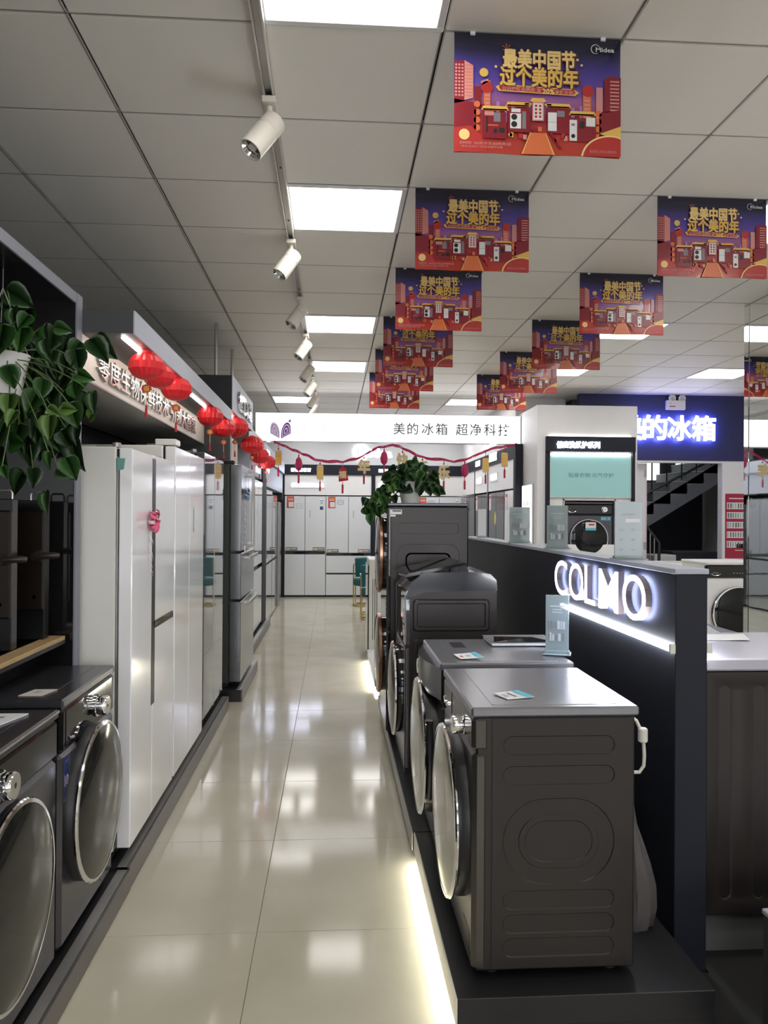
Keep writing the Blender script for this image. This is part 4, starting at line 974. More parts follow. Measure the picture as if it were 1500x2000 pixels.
m = MB(Frame((1.25, 2.5, 0), (0, 1, 0), (1, 0, 0))); m.box(.02, 1.3, 1.075, 1.098, .001, .016, ledw); m.build('led_line', lw); m = MB(Frame((1.25, 2.5, 0), (0, 1, 0), (1, 0, 0))); m.box(.005, .02, 1.07, 1.102, .001, .02, ivory); m.build('end_cap', lw)

# acrylic stands
def stand(x, y, z, label, w=.112, h=.232, rot=0., mt=acryl, printed=True):
    o = thing('acrylic_stand', (x, y, z), label, 'sign stand', 'upright acrylic information stands')
    cs, sn = math.cos(rot), math.sin(rot); f = Frame((x-cs*w/2, y-sn*w/2, z), (cs, sn, 0), (sn, -cs, 0))
    m = MB(f); m.box(-.01, w+.01, 0, .004, -.04, .045, acryl, r=.001); m.box(-.004, w+.004, .004, .014, -.012, .012, acryl, r=.001); m.build('foot_plate', o)
    m = MB(f); m.box(0, w, .004, h, -.003, .003, mt, r=.001); m.build('sheet', o)
    if printed:
        m = MB(f); c = .0034
        m.rect(w*.18, w*.82, h*.80, h*.82, c, inkp); m.rect(w*.3, w*.7, h*.745, h*.76, c, inkp); m.rect(w*.28, w*.72, h*.70, h*.715, c, inkp)
        rr = random.Random(3)
        for q, (b0, b1) in enumerate(((.42, .58), (.22, .36))):
            a = .1
            while a < .82:
                ww = rr.uniform(.05, .13); m.rect(w*a, w*(a+ww), h*b0, h*(b1-rr.random()*.04), c, ink if rr.random() < .6 else inkp); a += ww+.03
            m.rect(w*.1, w*.85, h*(b0-.03), h*(b0-.02), c, ink)
        m.build('print', o, fix=False)
    return o
stand(1.195, 6.15, 1.3535, 'white narrow acrylic stand at the far end of the low charcoal wall', w=.066, h=.23, mt=paper, printed=False)
stand(1.205, 4.93, 1.3535, 'grey printed acrylic stand on the charcoal wall before the dark refrigerators', w=.13, rot=-.1)
stand(1.20, 4.07, 1.3535, 'grey printed acrylic stand on the charcoal wall before the teal lightbox', w=.112, rot=-.1)
s4 = stand(1.20, 3.07, 1.3535, 'largest pale acrylic stand, nearest on the charcoal wall, before the stairwell', w=.115, h=.235, mt=mat('pale_acrylic', (.36, .43, .46), .12, alpha=.88), printed=False)
m = MB(FB(1.1425, 3.0665, 1.3535)); m.rect(.03, .085, .18, .186, 0, inkp); m.rect(.045, .105, .15, .165, 0, paper)
for q in range(6): m.rect(.02+.05*(q % 2), .035+.05*(q % 2), .035+.04*(q//2), .043+.04*(q//2), 0, inkp)
m.build('print', s4, fix=False)
stand(.935, 3.165, TOPZ+.001, 'printed acrylic stand on the second right-hand machine below the glowing letters', w=.095, h=.245, rot=-.35)

# cord and bag behind the near dryer
m = MB(); m.tube([(.925, 2.56, .86), (.99, 2.56, .862), (1.028, 2.55, .835), (1.047, 2.54, .79), (1.052, 2.54, .72), (1.05, 2.54, .685), (1.035, 2.54, .664), (1.005, 2.55, .66), (.93, 2.56, .672)], .006, 8, ivory)
cd = m.build('power_cord'); tag(cd, 'ivory power cord with a round ferrite behind the nearest dryer', 'cord')
m = MB(); m.lathe((1.0465, 2.54, .765), [(.012, 0), (.016, .004), (.016, .044), (.012, .048)], 14, ivory); m.build('ferrite', cd)
m = MB(); m.lathe((1.015, 2.56, ZR+.001), [(.022, 0), (.066, .015), (.078, .08), (.076, .15), (.06, .22), (.038, .29), (.018, .35), (.010, .40), (.006, .44)], 26, plastic, wob=lambda i: 1+.10*math.sin(i*2.4)+.05*math.sin(i*5.1))
tag(m.build('plastic_bag', sharp=60), 'crumpled clear plastic bag standing behind the nearest dryer', 'bag')

# dark machines back to back with the low wall
rp = B(1.26, 2.2, 2.62, 6.5, 0, .145, greyboard, r=.003).build('plinth'); tag(rp, 'grey plinth under the dark machines behind the low charcoal wall', 'plinth')
g1 = thing('tumble_dryer', (1.6, 2.88, .15), 'dark machine with pale top and upright grooves, right of the charcoal wall', 'tumble dryer')
B(1.275, 1.87, 2.56, 3.12, .16, 1.0, steels, r=.006).build('body', g1)
B(1.272, 1.90, 2.55, 3.13, 1.0, 1.044, mat('reflected_lavender_top', (.46, .45, .52), .2, spec=.4, noise=.03), r=.006).build('top_panel', g1)  # lavender of the reflected ceiling and blue wall is mixed into the colour
m = MB(FB(1.275, 2.559)); 
hs = [rrect(.068+.122*k, .585, .052, .74, .026, n=6) for k in range(4)]
m.holed([(0.003, .165), (.592, .165), (.592, .995), (0.003, .995)], hs, .003, steels)
for k in range(4): m.nest([(hs[k], .003), (rrect(.068+.122*k, .585, .040, .728, .02, n=6), -.001+.0), (rrect(.068+.122*k, .585, .028, .716, .014, n=6), -.003)], steels)
m.build('side_panel', g1)
for x in (1.32, 1.82):
    for y in (2.62, 3.06):
        m = MB(); m.lathe((x, y, .1455), [(.02, 0), (.02, .016)], 10, rubber); m.build('foot', g1)
leaflet('leaflet', [(1.44, 2.93), (1.62, 2.90), (1.66, 3.02), (1.50, 3.05)], 1.045, 'white sheet on the pale-topped dark machine', curl=.005)
g2 = thing('top_loading_washer', (1.6, 3.5, .15), 'dark top-loading washer with raised lid behind the pale-topped machine', 'washing machine')
B(1.28, 1.86, 3.18, 3.78, .15, 1.0, steels, r=.01).build('body', g2)
m = MB(); m.prism([(3.18, 1.0), (3.78, 1.0), (3.78, 1.10), (3.70, 1.10), (3.20, 1.03)], 1.276, 1.66, steeld, ax='a'); m.build('console', g2)
m = MB(); m.prism([(3.22, 1.036), (3.68, 1.10), (3.68, 1.108), (3.22, 1.044)], 1.30, 1.60, blackg, ax='a'); m.build('glass_lid', g2)
m = MB(); m.prism([(3.28, 1.0535), (3.46, 1.078), (3.46, 1.080), (3.28, 1.0555)], 1.28, 1.46, paper, ax='a'); m.build('paper_sheet', g2)
mt_ = MB().prism([(1.14, 1.2), (2.6, 1.2), (2.6, 2.615), (1.256, 2.615), (1.256, 2.49), (1.14, 2.49)], .001, .012, rubber).build('floor_cover'); tag(mt_, 'thin black sheet on the floor at lower right in front of the grey plinth', 'mat')  # thin black sheet laid over the floor tiles
lb = thing('display_block', (1.7, 2.0, .013), 'low dark grey display block cut by the lower right corner', 'display block')
B(1.29, 2.1, 1.6, 2.23, .013, .34, greydark, r=.003).build('body', lb); B(1.287, 2.103, 1.597, 2.233, .34, .356, bluegrey, r=.003).build('top_board', lb)

# white drying cabinet end beyond the tower
wc = thing('drying_cabinet', (.66, 8.4, 0), 'white low cabinet with grooved end panel beyond the laundry tower', 'cabinet')
B(.375, .95, 8.10, 8.72, .02, 1.065, white, r=.005).build('body', wc)
m = MB(FB(.375, 8.10)); m.box(0, .10, .03, 1.06, 0, .012, whites, r=.003); m.build('end_panel', wc)
for k in range(3):
    m = MB(FB(.375, 8.088)); m.box(.035+.022*k, .043+.022*k, .22, .86, -.002, .001, greyboard); m.build('groove', wc)
m = MB(FR(.375, 8.72)); m.box(.02, .6, .05, 1.0, 0, .012, blackg, r=.004); m.build('door', wc)

# ================================================================== BACK OF SHOP
YB = 14.4
B(-2.0, 3.15, YB+.02, 15.1, 2.47, CEIL, mat('grey_white_wall', (.62, .63, .66), .5, noise=.02)).build('wall_back_upper', kind=ST)
B(-.97, 2.42, YB-.03, YB+.5, 2.28, 2.47, navy).build('trim_3', kind=ST)
def wf_(x, label, lower, extra=None):
    F = FB(x, YB, 0)
    if lower == 2: drs = [(0, .38, .86, 1.885, 'door', None), (.38, .765, .86, 1.885, 'door', None), (0, .38, .035, .80, 'door', None), (.38, .765, .035, .80, 'door', None)]
    else: drs = [(0, .42, .825, 1.885, 'door', None), (.42, .84, .825, 1.885, 'door', None), (0, .84, .45, .775, 'drawer', None), (0, .84, .035, .425, 'drawer', None)]
    w = .765 if lower == 2 else .84
    o = fridge(F, w, 1.895, .5, label, drs, body=white, door_m=mat('white_panel_door', (.64, .66, .68), .25, noise=.02), gap=.007, seal=black, group='white built-in refrigerators along the back wall', hinge=False)
    m = MB(F); yb = .80 if lower == 2 else .775
    m.prism([(.12, yb+.002), (w-.02-.10, yb+.002), (w-.14, yb+.045), (.15, yb+.045)], -.02, -.006, blackg); m.build('grip_recess', o)
    m = MB(F); b0 = 1.66
    m.rect(.04, .175, b0, b0+.215, .001, redp); m.rect(.06, .16, b0+.145, b0+.16, .0015, paper); m.rect(.075, .165, b0+.02, b0+.115, .0015, paper); m.rect(.055, .165, b0+.18, b0+.19, .0015, yellowp)
    for q in range(5): m.rect(.085, .155, b0+.03+.016*q, b0+.036+.016*q, .002, inkp)
    m.build('price_poster', o, fix=False)
    m = MB(F)
    if lower == 2:
        for q in ((.21, .33, 1.655, 1.66), (.21, .33, 1.735, 1.74), (.21, .214, 1.655, 1.74), (.326, .33, 1.655, 1.74), (.215, .325, 1.695, 1.70)): m.rect(*q, .001, mat('green_print', (.12, .30, .16), .5))
    else:
        m.flat(rrect(.27, 1.77, .125, .085, .03), .001, mat('violet_print', (.25, .17, .35), .5)); m.flat(rrect(.27, 1.77, .105, .062, .02), .0014, paper); m.rect(.225, .315, 1.755, 1.785, .0018, inkp)
    m.build('round_sticker', o, fix=False)
    m = MB(F); a = w-.11
    m.rect(a, a+.06, 1.72, 1.84, .001, paper); m.rect(a, a+.06, 1.79, 1.805, .0015, ink); m.rect(a, a+.06, 1.63, 1.69, .0015, bluep); m.rect(a+.01, a+.05, 1.74, 1.77, .0015, paperb); m.build('energy_label', o, fix=False)
    m = MB(F); a = .46 if lower == 2 else .50
    m.rect(a, a+.025, 1.48, 1.62, .001, inkp); m.build('label_strip', o, fix=False)
    for a0 in (.02, w-.24):
        m = MB(F); bb = .865 if lower == 2 else .83
        m.rect(a0, a0+.22, bb+.005, bb+.065, .001, greyboard); m.rect(a0+.01, a0+.09, bb+.015, bb+.05, .0014, goldl); m.rect(a0+.10, a0+.2, bb+.03, bb+.045, .0014, paper); m.build('promo_strip', o, fix=False)
    return o
wf_(-.915, 'white refrigerator with four doors at the left of the back wall', 2)
wf_(-.146, 'white refrigerator with two lower drawers at the middle of the back wall', 1)
wf_(.775, 'white refrigerator on the back wall right of the dark post, behind the tower', 2)
wf_(1.56, 'white refrigerator in the far right corner of the back wall', 1)
for x0, x1 in ((-.965, -.917), (.698, .772)): B(x0, x1, YB-.02, YB+.45, 0, 2.28, navy).build('trim_4', kind=ST)
B(-.915, 2.42, YB-.004, YB+.45, 1.905, 2.28, white).build('trim_5', kind=ST)
def lit_sign(F, a, b, w, h, label, n=6, seed=1, frame=False, name='lit_sign'):
    o = thing(name, F((a+w/2, b, 0)), label, 'sign', 'small lit signs over the refrigerators')
    m = MB(F)
    if frame: m.box(a-.03, a+w+.03, b-.03, b+h+.03, .001, .012, white, r=.003)
    else: m.box(a-.01, a+w+.01, b-.008, b+h+.008, .001, .006, navy)
    m.build('backing', o)
    m = MB(F); s = w/(n*1.12); glyphs(m, a, b, n, s, .013 if frame else .007, sign_e, seed, gap=.12, depth=.006)
    m.build('lettering', o, kind='stuff'); return o
Fb = FB(0, YB-.03); Fp = FB(0, YB-.004)
lit_sign(Fb, -.80, 2.335, .38, .075, 'lit sign on the dark beam over the left back refrigerator', 5, 1)
lit_sign(Fb, .83, 2.335, .36, .075, 'lit sign on the dark beam right of the back post', 5, 2)
lit_sign(Fp, -.79, 2.06, .60, .065, 'framed lit sign on the white panel over the left back refrigerator', 9, 3, True)
lit_sign(Fp, .84, 2.06, .55, .065, 'framed lit sign on the white panel right of the back post', 8, 4, True)
# logo on the back wall
lg = thing('lit_logo', (.6, YB+.02, 2.65), 'glowing white round logo with lettering on the upper back wall', 'sign')
m = MB(FB(0, YB+.02)); ring(m, .50, 2.72, .155, .05, .03, logo_e, 5, 330); m.build('ring', lg, fix=False)
m = MB(FB(0, YB+.02)); m.text('Midea', .23, .47, 2.62, .012, logo_e, bold=.03, depth=.02, width=.62, side=white); m.build('lettering', lg, fix=False)
lg2 = thing('lit_logo', (2.42, 11.6, 2.55), 'glowing white logo at the top of the right-hand refrigerator row', 'sign')
m = MB(FR(2.415, 12.1)); m.text('Midea', .18, .0, 2.60, .01, logo_e, bold=.03, depth=.02, width=.7, side=white); m.build('lettering', lg2, fix=False)
# right-hand row
B(2.42, 3.1, 10.15, 15.0, 2.488, CEIL, white).build('wall_right_upper', kind=ST)
B(2.40, 3.1, 10.16, 14.42, 2.305, 2.488, navy).build('trim_6', kind=ST)
B(2.415, 3.1, 10.16, 14.40, 1.91, 2.305, white).build('trim_7', kind=ST)
darkd = mat('navy_glass_door', (.035, .04, .06), .12, noise=.05)
for (yf, w, mt, l) in ((10.80, .64, whiteg, 'white refrigerator nearest in the right-hand row'), (11.93, 1.1, darkd, 'dark navy refrigerator with yellow tag in the right-hand row'), (13.06, 1.1, darkd, 'second dark navy refrigerator in the right-hand row'), (14.2, 1.1, darkd, 'farthest dark navy refrigerator in the right-hand row')):
    F = FR(2.42, yf); o = fridge(F, w, 1.895, .6, l, [(0, w/2, .75, 1.89, 'door', None), (w/2, w, .75, 1.89, 'door', None), (0, w, .035, .74, 'drawer', None)], body=white if mt is whiteg else inoxd, door_m=mt, gap=.01, hinge=False)
    m = MB(F); m.rect(.05, .20, 1.62, 1.86, .001, pinkl); m.rect(.07, .18, 1.80, 1.84, .0015, redp); m.build('price_poster', o, fix=False)
    if 'yellow' in l: m = MB(F); m.flat(circ(.5, 1.50, .06, 12, 1.8), .001, yellowp); m.build('yellow_tag', o, fix=False)
lit_sign(FR(2.40, 12.9), .0, 2.36, .40, .09, 'lit sign on the far dark beam of the right-hand row', 4, 5)
lit_sign(FR(2.40, 11.75), .0, 2.36, .55, .10, 'lit sign on the near dark beam of the right-hand row', 4, 6)
lit_sign(FR(2.415, 12.85), .0, 2.08, .42, .07, 'framed lit sign on the far white panel of the right-hand row', 5, 7, True)
lit_sign(FR(2.415, 11.7), .0, 2.08, .45, .07, 'framed lit sign on the near white panel of the right-hand row', 5, 8, True)
for y in (11.97, 13.1): B(2.41, 2.9, y-.03, y+.03, 0, 2.305, black).build('trim_8', kind=ST)
B(2.36, 2.456, 9.90, 10.02, 0, 2.475, navy, r=.003).build('trim_9', kind=ST)

# overhead lightbox
lx = thing('lightbox_sign', (.72, 10.07, 2.478), 'long white illuminated overhead sign with purple emblem and grey characters', 'sign')
B(-1.02, 2.455, 10.0, 10.14, 2.478, 2.852, alu, r=.003).build('case', lx)
FLx = FB(0, 10.0)
m = MB(FLx); m.box(-1.012, 2.447, 2.486, 2.845, 0, .004, box_e); m.build('lit_face', lx)
dtext = mat('sign_ink', (.05, .06, .07), .5); ftext = mat('faint_sign_ink', (.42, .50, .52), .5, emit=.12, ecol=(.7, .9, 1)); purp = mat('emblem_purple', (.20, .06, .32), .5); purl = mat('emblem_lilac', (.50, .32, .62), .5, emit=.12, ecol=(.8, .6, 1))
m = MB(FLx); [m.text(ch, .165, .765+.186*k+(.08 if k > 3 else 0), 2.60, .006, dtext, bold=.010) for k, ch in enumerate('美的冰箱超净科技')]; m.build('lettering', lx, fix=False)
m = MB(FLx); [m.text(ch, .10, -.40+.098*k, 2.635, .006, ftext) for k, ch in enumerate('超一级健康')]; m.text('除菌净味', .09, .24, 2.64, .006, mat('very_faint_ink', (.6, .66, .68), .5, emit=.22, ecol=(.9, .98, 1)), bold=-.012, width=.36); m.build('faint_lettering', lx, fix=False)
m = MB(FLx)
def arch(cx, by, w, h, c, mt, sk=0.):
    P = [(cx-w/2, by+sk*(-.5)*w), ]+[(cx+w/2*math.cos(math.pi-t*math.pi/10), by+h*.35+h*.65*math.sin(t*math.pi/10)+sk*w/2*math.cos(math.pi-t*math.pi/10)) for t in range(11)]+[(cx+w/2, by+sk*.5*w)]
    m.flat(P, c, mt)
for (cx, sk, m0, m1) in ((-.765, -.55, purl, white), (-.625, .55, purp, purl)):
    for q in range(5): arch(cx, 2.545+.012*q, .125-.025*q, .175-.033*q, .005+.0006*q, m0 if q % 2 == 0 else m1, sk)
m.flat([(-.60, 2.735), (-.56, 2.775), (-.565, 2.72)], .006, purp); m.flat([(-.70, 2.70), (-.685, 2.71), (-.69, 2.69)], .006, purp)
m.build('emblem', lx, fix=False)

# garland
GP = [(-.775, 2.455), (-.61, 2.41), (-.41, 2.31), (-.205, 2.24), (.095, 2.205), (.33, 2.285), (.56, 2.40), (.765, 2.455), (.93, 2.375), (1.20, 2.28), (1.565, 2.23), (1.80, 2.305), (2.13, 2.43), (2.39, 2.475)]
gl = thing('garland', (.8, 9.93, 2.2), 'crimson swagged ribbon garland pinned under the lightbox sign', 'garland')
m = MB(); pts = []
for (x0, z0), (x1, z1) in zip(GP, GP[1:]):
    for q in range(6):
        t = q/6; pts.append((x0+(x1-x0)*t, 9.94+.012*math.sin(x0*9+t*5), z0+(z1-z0)*t))
pts.append((*[GP[-1][0], 9.94], GP[-1][1]))
for dz, ph in ((.012, 0), (-.010, 1.7), (0, 3.1)):
    m.strip([(x, y+.006*ph/3, z+dz*math.cos(i*.55+ph)*1.6) for i, (x, y, z) in enumerate(pts)], [.016+.010*math.sin(i*.9+ph) for i in range(len(pts))], (0, .25, 1), crimson)
m.build('ribbon', gl, fix=False)
def gz(x):
    for (x0, z0), (x1, z1) in zip(GP, GP[1:]):
        if x0 <= x <= x1: return z0+(z1-z0)*(x-x0)/(x1-x0)
    return 2.4
def ornament(x, kind, label, char=None, dz=0.):
    z = gz(x); o = thing('hanging_ornament', (x, 9.94, z-.28), label, 'ornament', 'festive ornaments hanging from the garland'); F = FB(x, 9.94)
    m = MB(); m.tube([(x, 9.94, z), (x, 9.94, z-.06-dz)], .004, 6, crimson); m.lathe((x, 9.94, z-.055-dz), [(.004, 0), (.014, .012), (.004, .024)], 8, crimson); m.build('cord', o)
    t = z-.06-dz
    m = MB(F)
    if kind == 'char':
        m.text(char, .19, 0, t-.165, -.006, goldl, bold=.012, fat=.045, depth=.012, align='c', width=.15); h = .17
    elif kind == 'plaque':
        m.prism(rrect(0, t-.10, .085, .19, .02), -.006, .006, goldl); m.prism(rrect(0, t-.06, .07, .06, .012), .006, .01, gold); m.prism(rrect(0, t-.135, .07, .06, .012), .006, .01, gold); h = .19
    elif kind == 'tag':
        m.prism([(-.05, t-.19), (.075, t-.17), (.045, t-.02), (0, t), (-.05, t-.03)], -.008, .006, redd); m.text('福', .10, -.002, t-.135, .007, goldl, bold=.012, fat=.03, align='c'); h = .19
    else:
        m.lathe((0, t-.09, 0), [(.006, -.095), (.04, -.06), (.05, 0), (.038, .06), (.006, .095)], 10, crimson, ax='b'); h = .19
    m.build('charm', o)
    m = MB(); m.tube([(x, 9.94, t-h), (x, 9.94, t-h-.04)], .004, 6, redd); m.lathe((x, 9.94, t-h-.03), [(.005, 0), (.013, -.015), (.012, -.12)], 8, redd); m.build('tassel', o)
    return o
for x, k, l, ch, dz in ((-.715, 'plaque', 'first gold plaque ornament at the left end of the garland', None, .02), (-.455, 'bulb', 'crimson fish-shaped ornament, second from the left on the garland', None, 0),
        (-.18, 'plaque', 'pale gold plaque ornament, third from the left on the garland', None, 0), (.11, 'tag', 'red tag ornament with a gold character, fourth from the left', None, 0), (.385, 'char', 'gold cut-out character ornament, fifth from the left', '年', 0),
        (.645, 'bulb', 'crimson ornament over the logo, sixth from the left', None, .0), (.885, 'char', 'brown gold character ornament just above the potted plant', '快', 0), (1.145, 'char', 'gold character ornament right above the plant crown', '乐', 0),
        (1.425, 'char', 'gold cut-out ornament right of the plant, ninth from the left', '乐', 0), (1.70, 'bulb', 'bright red ornament, tenth from the left on the garland', None, 0), (1.975, 'plaque', 'gold plaque ornament, second from the right on the garland', None, .02), (2.225, 'plaque', 'gold plaque ornament at the right end of the garland', None, .02)):
    ornament(x, k, l, ch, dz)

# chairs and small table
def chair(x, y, label, s=1.0, rot=0.):
    o = thing('velvet_chair', (x, y, 0), label, 'chair', 'teal velvet chairs with brass frames'); cs, sn = math.cos(rot), math.sin(rot)
    P = lambda a, b, z: (x+(a*cs-b*sn)*s, y+(a*sn+b*cs)*s, z)
    m = MB(); m.lathe((x, y, .0), [(.21*s, .34), (.235*s, .36), (.24*s, .41), (.225*s, .45), (.10*s, .465), (.0005, .466)], 28, green); m.build('seat', o)
    m = MB(); n = 14; vs = []; 
    for q in range(n+1):
        t = math.radians(-72+144*q/n)
        for rr, z in ((.235, .47), (.25, .78), (.225, .80), (.205, .78), (.20, .47)): vs.append(P(rr*math.sin(t), rr*math.cos(t), z))
    m.add(vs, [(q*5+k, q*5+(k+1) % 5, (q+1)*5+(k+1) % 5, (q+1)*5+k) for q in range(n) for k in range(5)]+[list(range(5)), list(range(n*5, n*5+5))], green, True); m.build('backrest', o)
    m = MB(); m.tube([P(.24*math.cos(t*math.pi/12), .24*math.sin(t*math.pi/12), .012) for t in range(24)], .012, 8, brass, closed=True); m.build('base_ring', o)
    for t in (20, 160, 215, 325):
        a = math.radians(t); m = MB(); top = .70 if t in (215, 325) else .46
        m.tube([P(.24*math.cos(a), .24*math.sin(a), .012), P(.24*math.cos(a), .24*math.sin(a), top)]+([P(.25*math.cos(a)*.97, .05, .72)] if top > .5 else []), .011, 8, brass); m.build('leg', o)
    return o
chair(.58, 13.1, 'teal velvet chair with brass frame, the farther one', 1.05, -.3)
chair(.64, 11.35, 'teal velvet chair with brass frame, half hidden behind the round table', .95, .5)
tt = thing('side_table', (.62, 11.95, 0), 'small round white-topped table on brass legs between the teal chairs', 'table')
m = MB(); m.lathe((.62, 11.95, .60), [(.205, 0), (.215, .004), (.215, .028), (.205, .032)], 30, whiteg); m.build('table_top', tt)
m = MB(); m.tube([(.62+.20*math.cos(t*math.pi/12), 11.95+.20*math.sin(t*math.pi/12), .012) for t in range(24)], .010, 8, brass, closed=True); m.build('base_ring', tt)
for k in range(5):
    a = k*1.2566+2.9; m = MB(); m.tube([(.62+.2*math.cos(a), 11.95+.2*math.sin(a), .012), (.62+.2*math.cos(a), 11.95+.2*math.sin(a), .60)], .009, 8, brass); m.build('leg', tt)

# ---- display booth with teal lightbox
bo = thing('display_booth', (3.08, 9.7, 0), 'tall white display booth with dark header and teal lit panel', 'display booth')
m = MB(); m.box(2.462, 3.704, 9.86, 10.15, 0, 2.885, white); m.box(2.462, 2.78, 9.2, 9.86, 0, 2.885, white); m.box(3.44, 3.704, 9.2, 9.86, 0, 2.885, white); m.box(2.78, 3.44, 9.2, 9.86, 1.745, 2.885, white); m.box(2.78, 3.44, 9.2, 9.86, 0, .86, white); m.build('shell', bo)
B(2.78, 3.44, 9.195, 9.215, .86, 1.19, whiteg, r=.003).build('lower_board', bo)
Fo = FB(0, 9.2)
m = MB(Fo); m.box(2.56, 3.66, 2.315, 2.50, 0, .07, navy, r=.003); m.box(2.56, 2.605, 1.2, 2.315, 0, .05, navy); m.box(3.63, 3.66, 1.2, 2.315, 0, .05, navy); m.build('dark_frame', bo)
m = MB(Fo); m.box(2.605, 3.63, 1.755, 2.315, .002, .02, alu, r=.003); m.build('panel_frame', bo)
m = MB(Fo); m.box(2.62, 3.615, 1.77, 2.30, .012, .022, niche_e); m.build('teal_panel', bo)
m = MB(Fo); m.box(2.625, 3.61, 2.275, 2.30, .022, .034, ledw, r=.003); m.build('led_line', bo)
m = MB(Fo); m.box(2.60, 3.62, 2.502, 2.507, .004, .02, ledsoft); m.build('top_led', bo)
m = MB(Fo); m.text('贴身衣物 元气守护', .062, 2.84, 2.01, .024, mat('teal_ink', (.02, .12, .22), .5), bold=-.004, width=.56); m.build('lettering', bo, fix=False)
m = MB(Fo); m.text('健康洗烘护系列', .085, 2.68, 2.365, .075, sign_e, bold=.012, fat=.02, depth=.01, width=.53); m.build('lit_lettering', bo, fix=False)
m = MB(Fo); m.box(2.785, 3.435, 1.725, 1.745, -.02, .006, alu); m.box(2.785, 2.80, .86, 1.745, -.02, .006, alu); m.box(3.42, 3.435, .86, 1.745, -.02, .006, alu); m.build('niche_frame', bo)
nw = washer(FB(2.805, 9.235, .862), .61, .85, .5, 'grey washing machine inside the niche of the white booth', panel=.13, r_door=.24, bulge=.03, knob_a=.50, knob_r=.03, body=steeld, dish=darkglass, collar=chrome, handle=False, grooves=False, flap=False, door_b=.40)
m = MB(FB(2.805, 9.235, .862)); m.rect(.46, .58, .625, .665, .003, paperb); m.rect(.525, .545, .63, .66, .0035, ink); m.rect(.25, .38, .50, .60, .06, paper); m.rect(.29, .36, .56, .58, .0605, redp); m.rect(.25, .38, .50, .53, .0605, paperb); m.text('Midea', .025, .10, .75, .004, alu, width=.06); m.build('stickers', nw, fix=False, kind='stuff')
lp = thing('lit_poster', (2.455, 9.62, 1.2), 'narrow glowing poster of a red drink on the side of the white booth', 'poster')
Fl2 = FR(2.461, 9.88)
m = MB(Fl2); m.box(0, .52, 1.18, 1.935, 0, .018, alu, r=.003); m.build('frame', lp)
m = MB(Fl2); m.box(.012, .508, 1.192, 1.923, .014, .021, poster_e); m.build('lit_face', lp)
m = MB(Fl2); m.text('鲜活果汁', .075, .06, 1.66, .0225, ink, bold=0., width=.40); m.prism([(.08, 1.195), (.34, 1.195), (.36, 1.37), (.06, 1.37)], .0215, .0225, mat('drink_red', (.55, .06, .05), .4)); m.flat([(.17, 1.37), (.2, 1.48), (.215, 1.48), (.2, 1.37)], .0225, red)
m.flat(circ(.38, 1.43, .055, 16, 1.5), .0225, mat('berry_purple', (.25, .02, .18), .4)); m.flat([(.38, 1.30), (.44, 1.40), (.33, 1.40)], .0226, crimson); m.flat([(.10, 1.52), (.19, 1.60), (.17, 1.48), (.13, 1.46)], .0225, leafs[2]); m.build('print', lp, fix=False)

# ---- blue wall, opening, stairs
YW = 9.68
bl = B(3.14, 6.4, YW, YW+.12, 2.262, CEIL, bluewall).build('wall_header', kind=ST)
B(3.14, 6.4, YW+.01, YW+.12, 2.235, 2.262, white).build('trim_10', kind=ST)
B(5.03, 6.4, YW, YW+.12, 0, 2.235, white).build('wall_side', kind=ST)
sg = thing('lit_wall_sign', (4.2, YW, 2.5), 'large glowing white characters on the navy blue wall', 'sign')
for k, ch in enumerate('美的冰箱'):
    m = MB(FB(0, YW)); m.text(ch, .335, 3.62+.322*k, 2.548, .045, blue_e, bold=.014, fat=.016, depth=.03, side=white, back=blue_b, width=.315); m.build('letter', sg, fix=False)
em = thing('emergency_light', (4.38, YW, 2.915), 'white twin-headed emergency light high on the navy wall', 'emergency light')
Fe = FB(0, YW)
m = MB(Fe); m.box(4.265, 4.515, 2.915, 3.035, 0, .05, white, r=.006); m.build('body', em)
for x in (4.335, 4.465):
    m = MB(Fe); m.lathe((x, 3.062, .03), [(.042, 0), (.046, .03), (.040, .034)], 20, whiteg); h_ = m.build('lamp_head', em)
    m = MB(Fe); m.lathe((x, 3.062, .0645), [(.038, 0), (.0005, .004)], 16, lens, caps=False); m.build('lens', h_)
m = MB(Fe); m.rect(4.30, 4.38, 2.95, 2.963, .0505, redp); m.rect(4.30, 4.33, 2.99, 3.0, .0505, inkp); m.build('print', em, fix=False)
dl = thing('door_leaf', (4.02, 9.9, 0), 'white door leaf standing open beside the stairwell opening', 'door')
B(3.80, 4.095, 9.86, 9.90, .005, 2.235, white, r=.003).build('leaf', dl)
for z in (.3, 1.1, 2.05): B(4.065, 4.098, 9.852, 9.868, z, z+.10, alud).build('hinge', dl)
B(4.085, 4.10, 9.855, 9.905, .005, 2.235, pinkl).build('edge_strip', dl)
B(3.2, 6.5, 13.0, 13.2, 0, CEIL, concd).build('wall_stairwell', kind=ST)
B(3.2, 3.3, 10.2, 13.0, 0, CEIL, concrete).build('wall_stairwell_left', kind=ST)
stc = thing('staircase', (5.6, 12.3, 0), 'concrete staircase rising to the right behind the opening', 'staircase')
x0, z0 = 4.2, .94; sl = .605
m = MB(); m.prism([(x0, z0), (6.4, z0+sl*2.2), (6.4, z0+sl*2.2+.33), (x0, z0+.33)], 11.8, 12.95, concrete, ax='b'); m.build('slab', stc)
for k in range(8):
    xs = 4.2+.27*k; zs = z0+.33+sl*.27*k
    B(xs, xs+.28, 11.8, 12.95, zs-.02, zs+.165, concrete).build('step', stc)
    B(xs-.01, xs+.28, 11.79, 12.95, zs+.163, zs+.175, mat('pale_tread', (.42, .43, .45), .6) if k == 0 else bpy.data.materials['pale_tread']).build('tread', stc)  # treads paler than the slab and steps
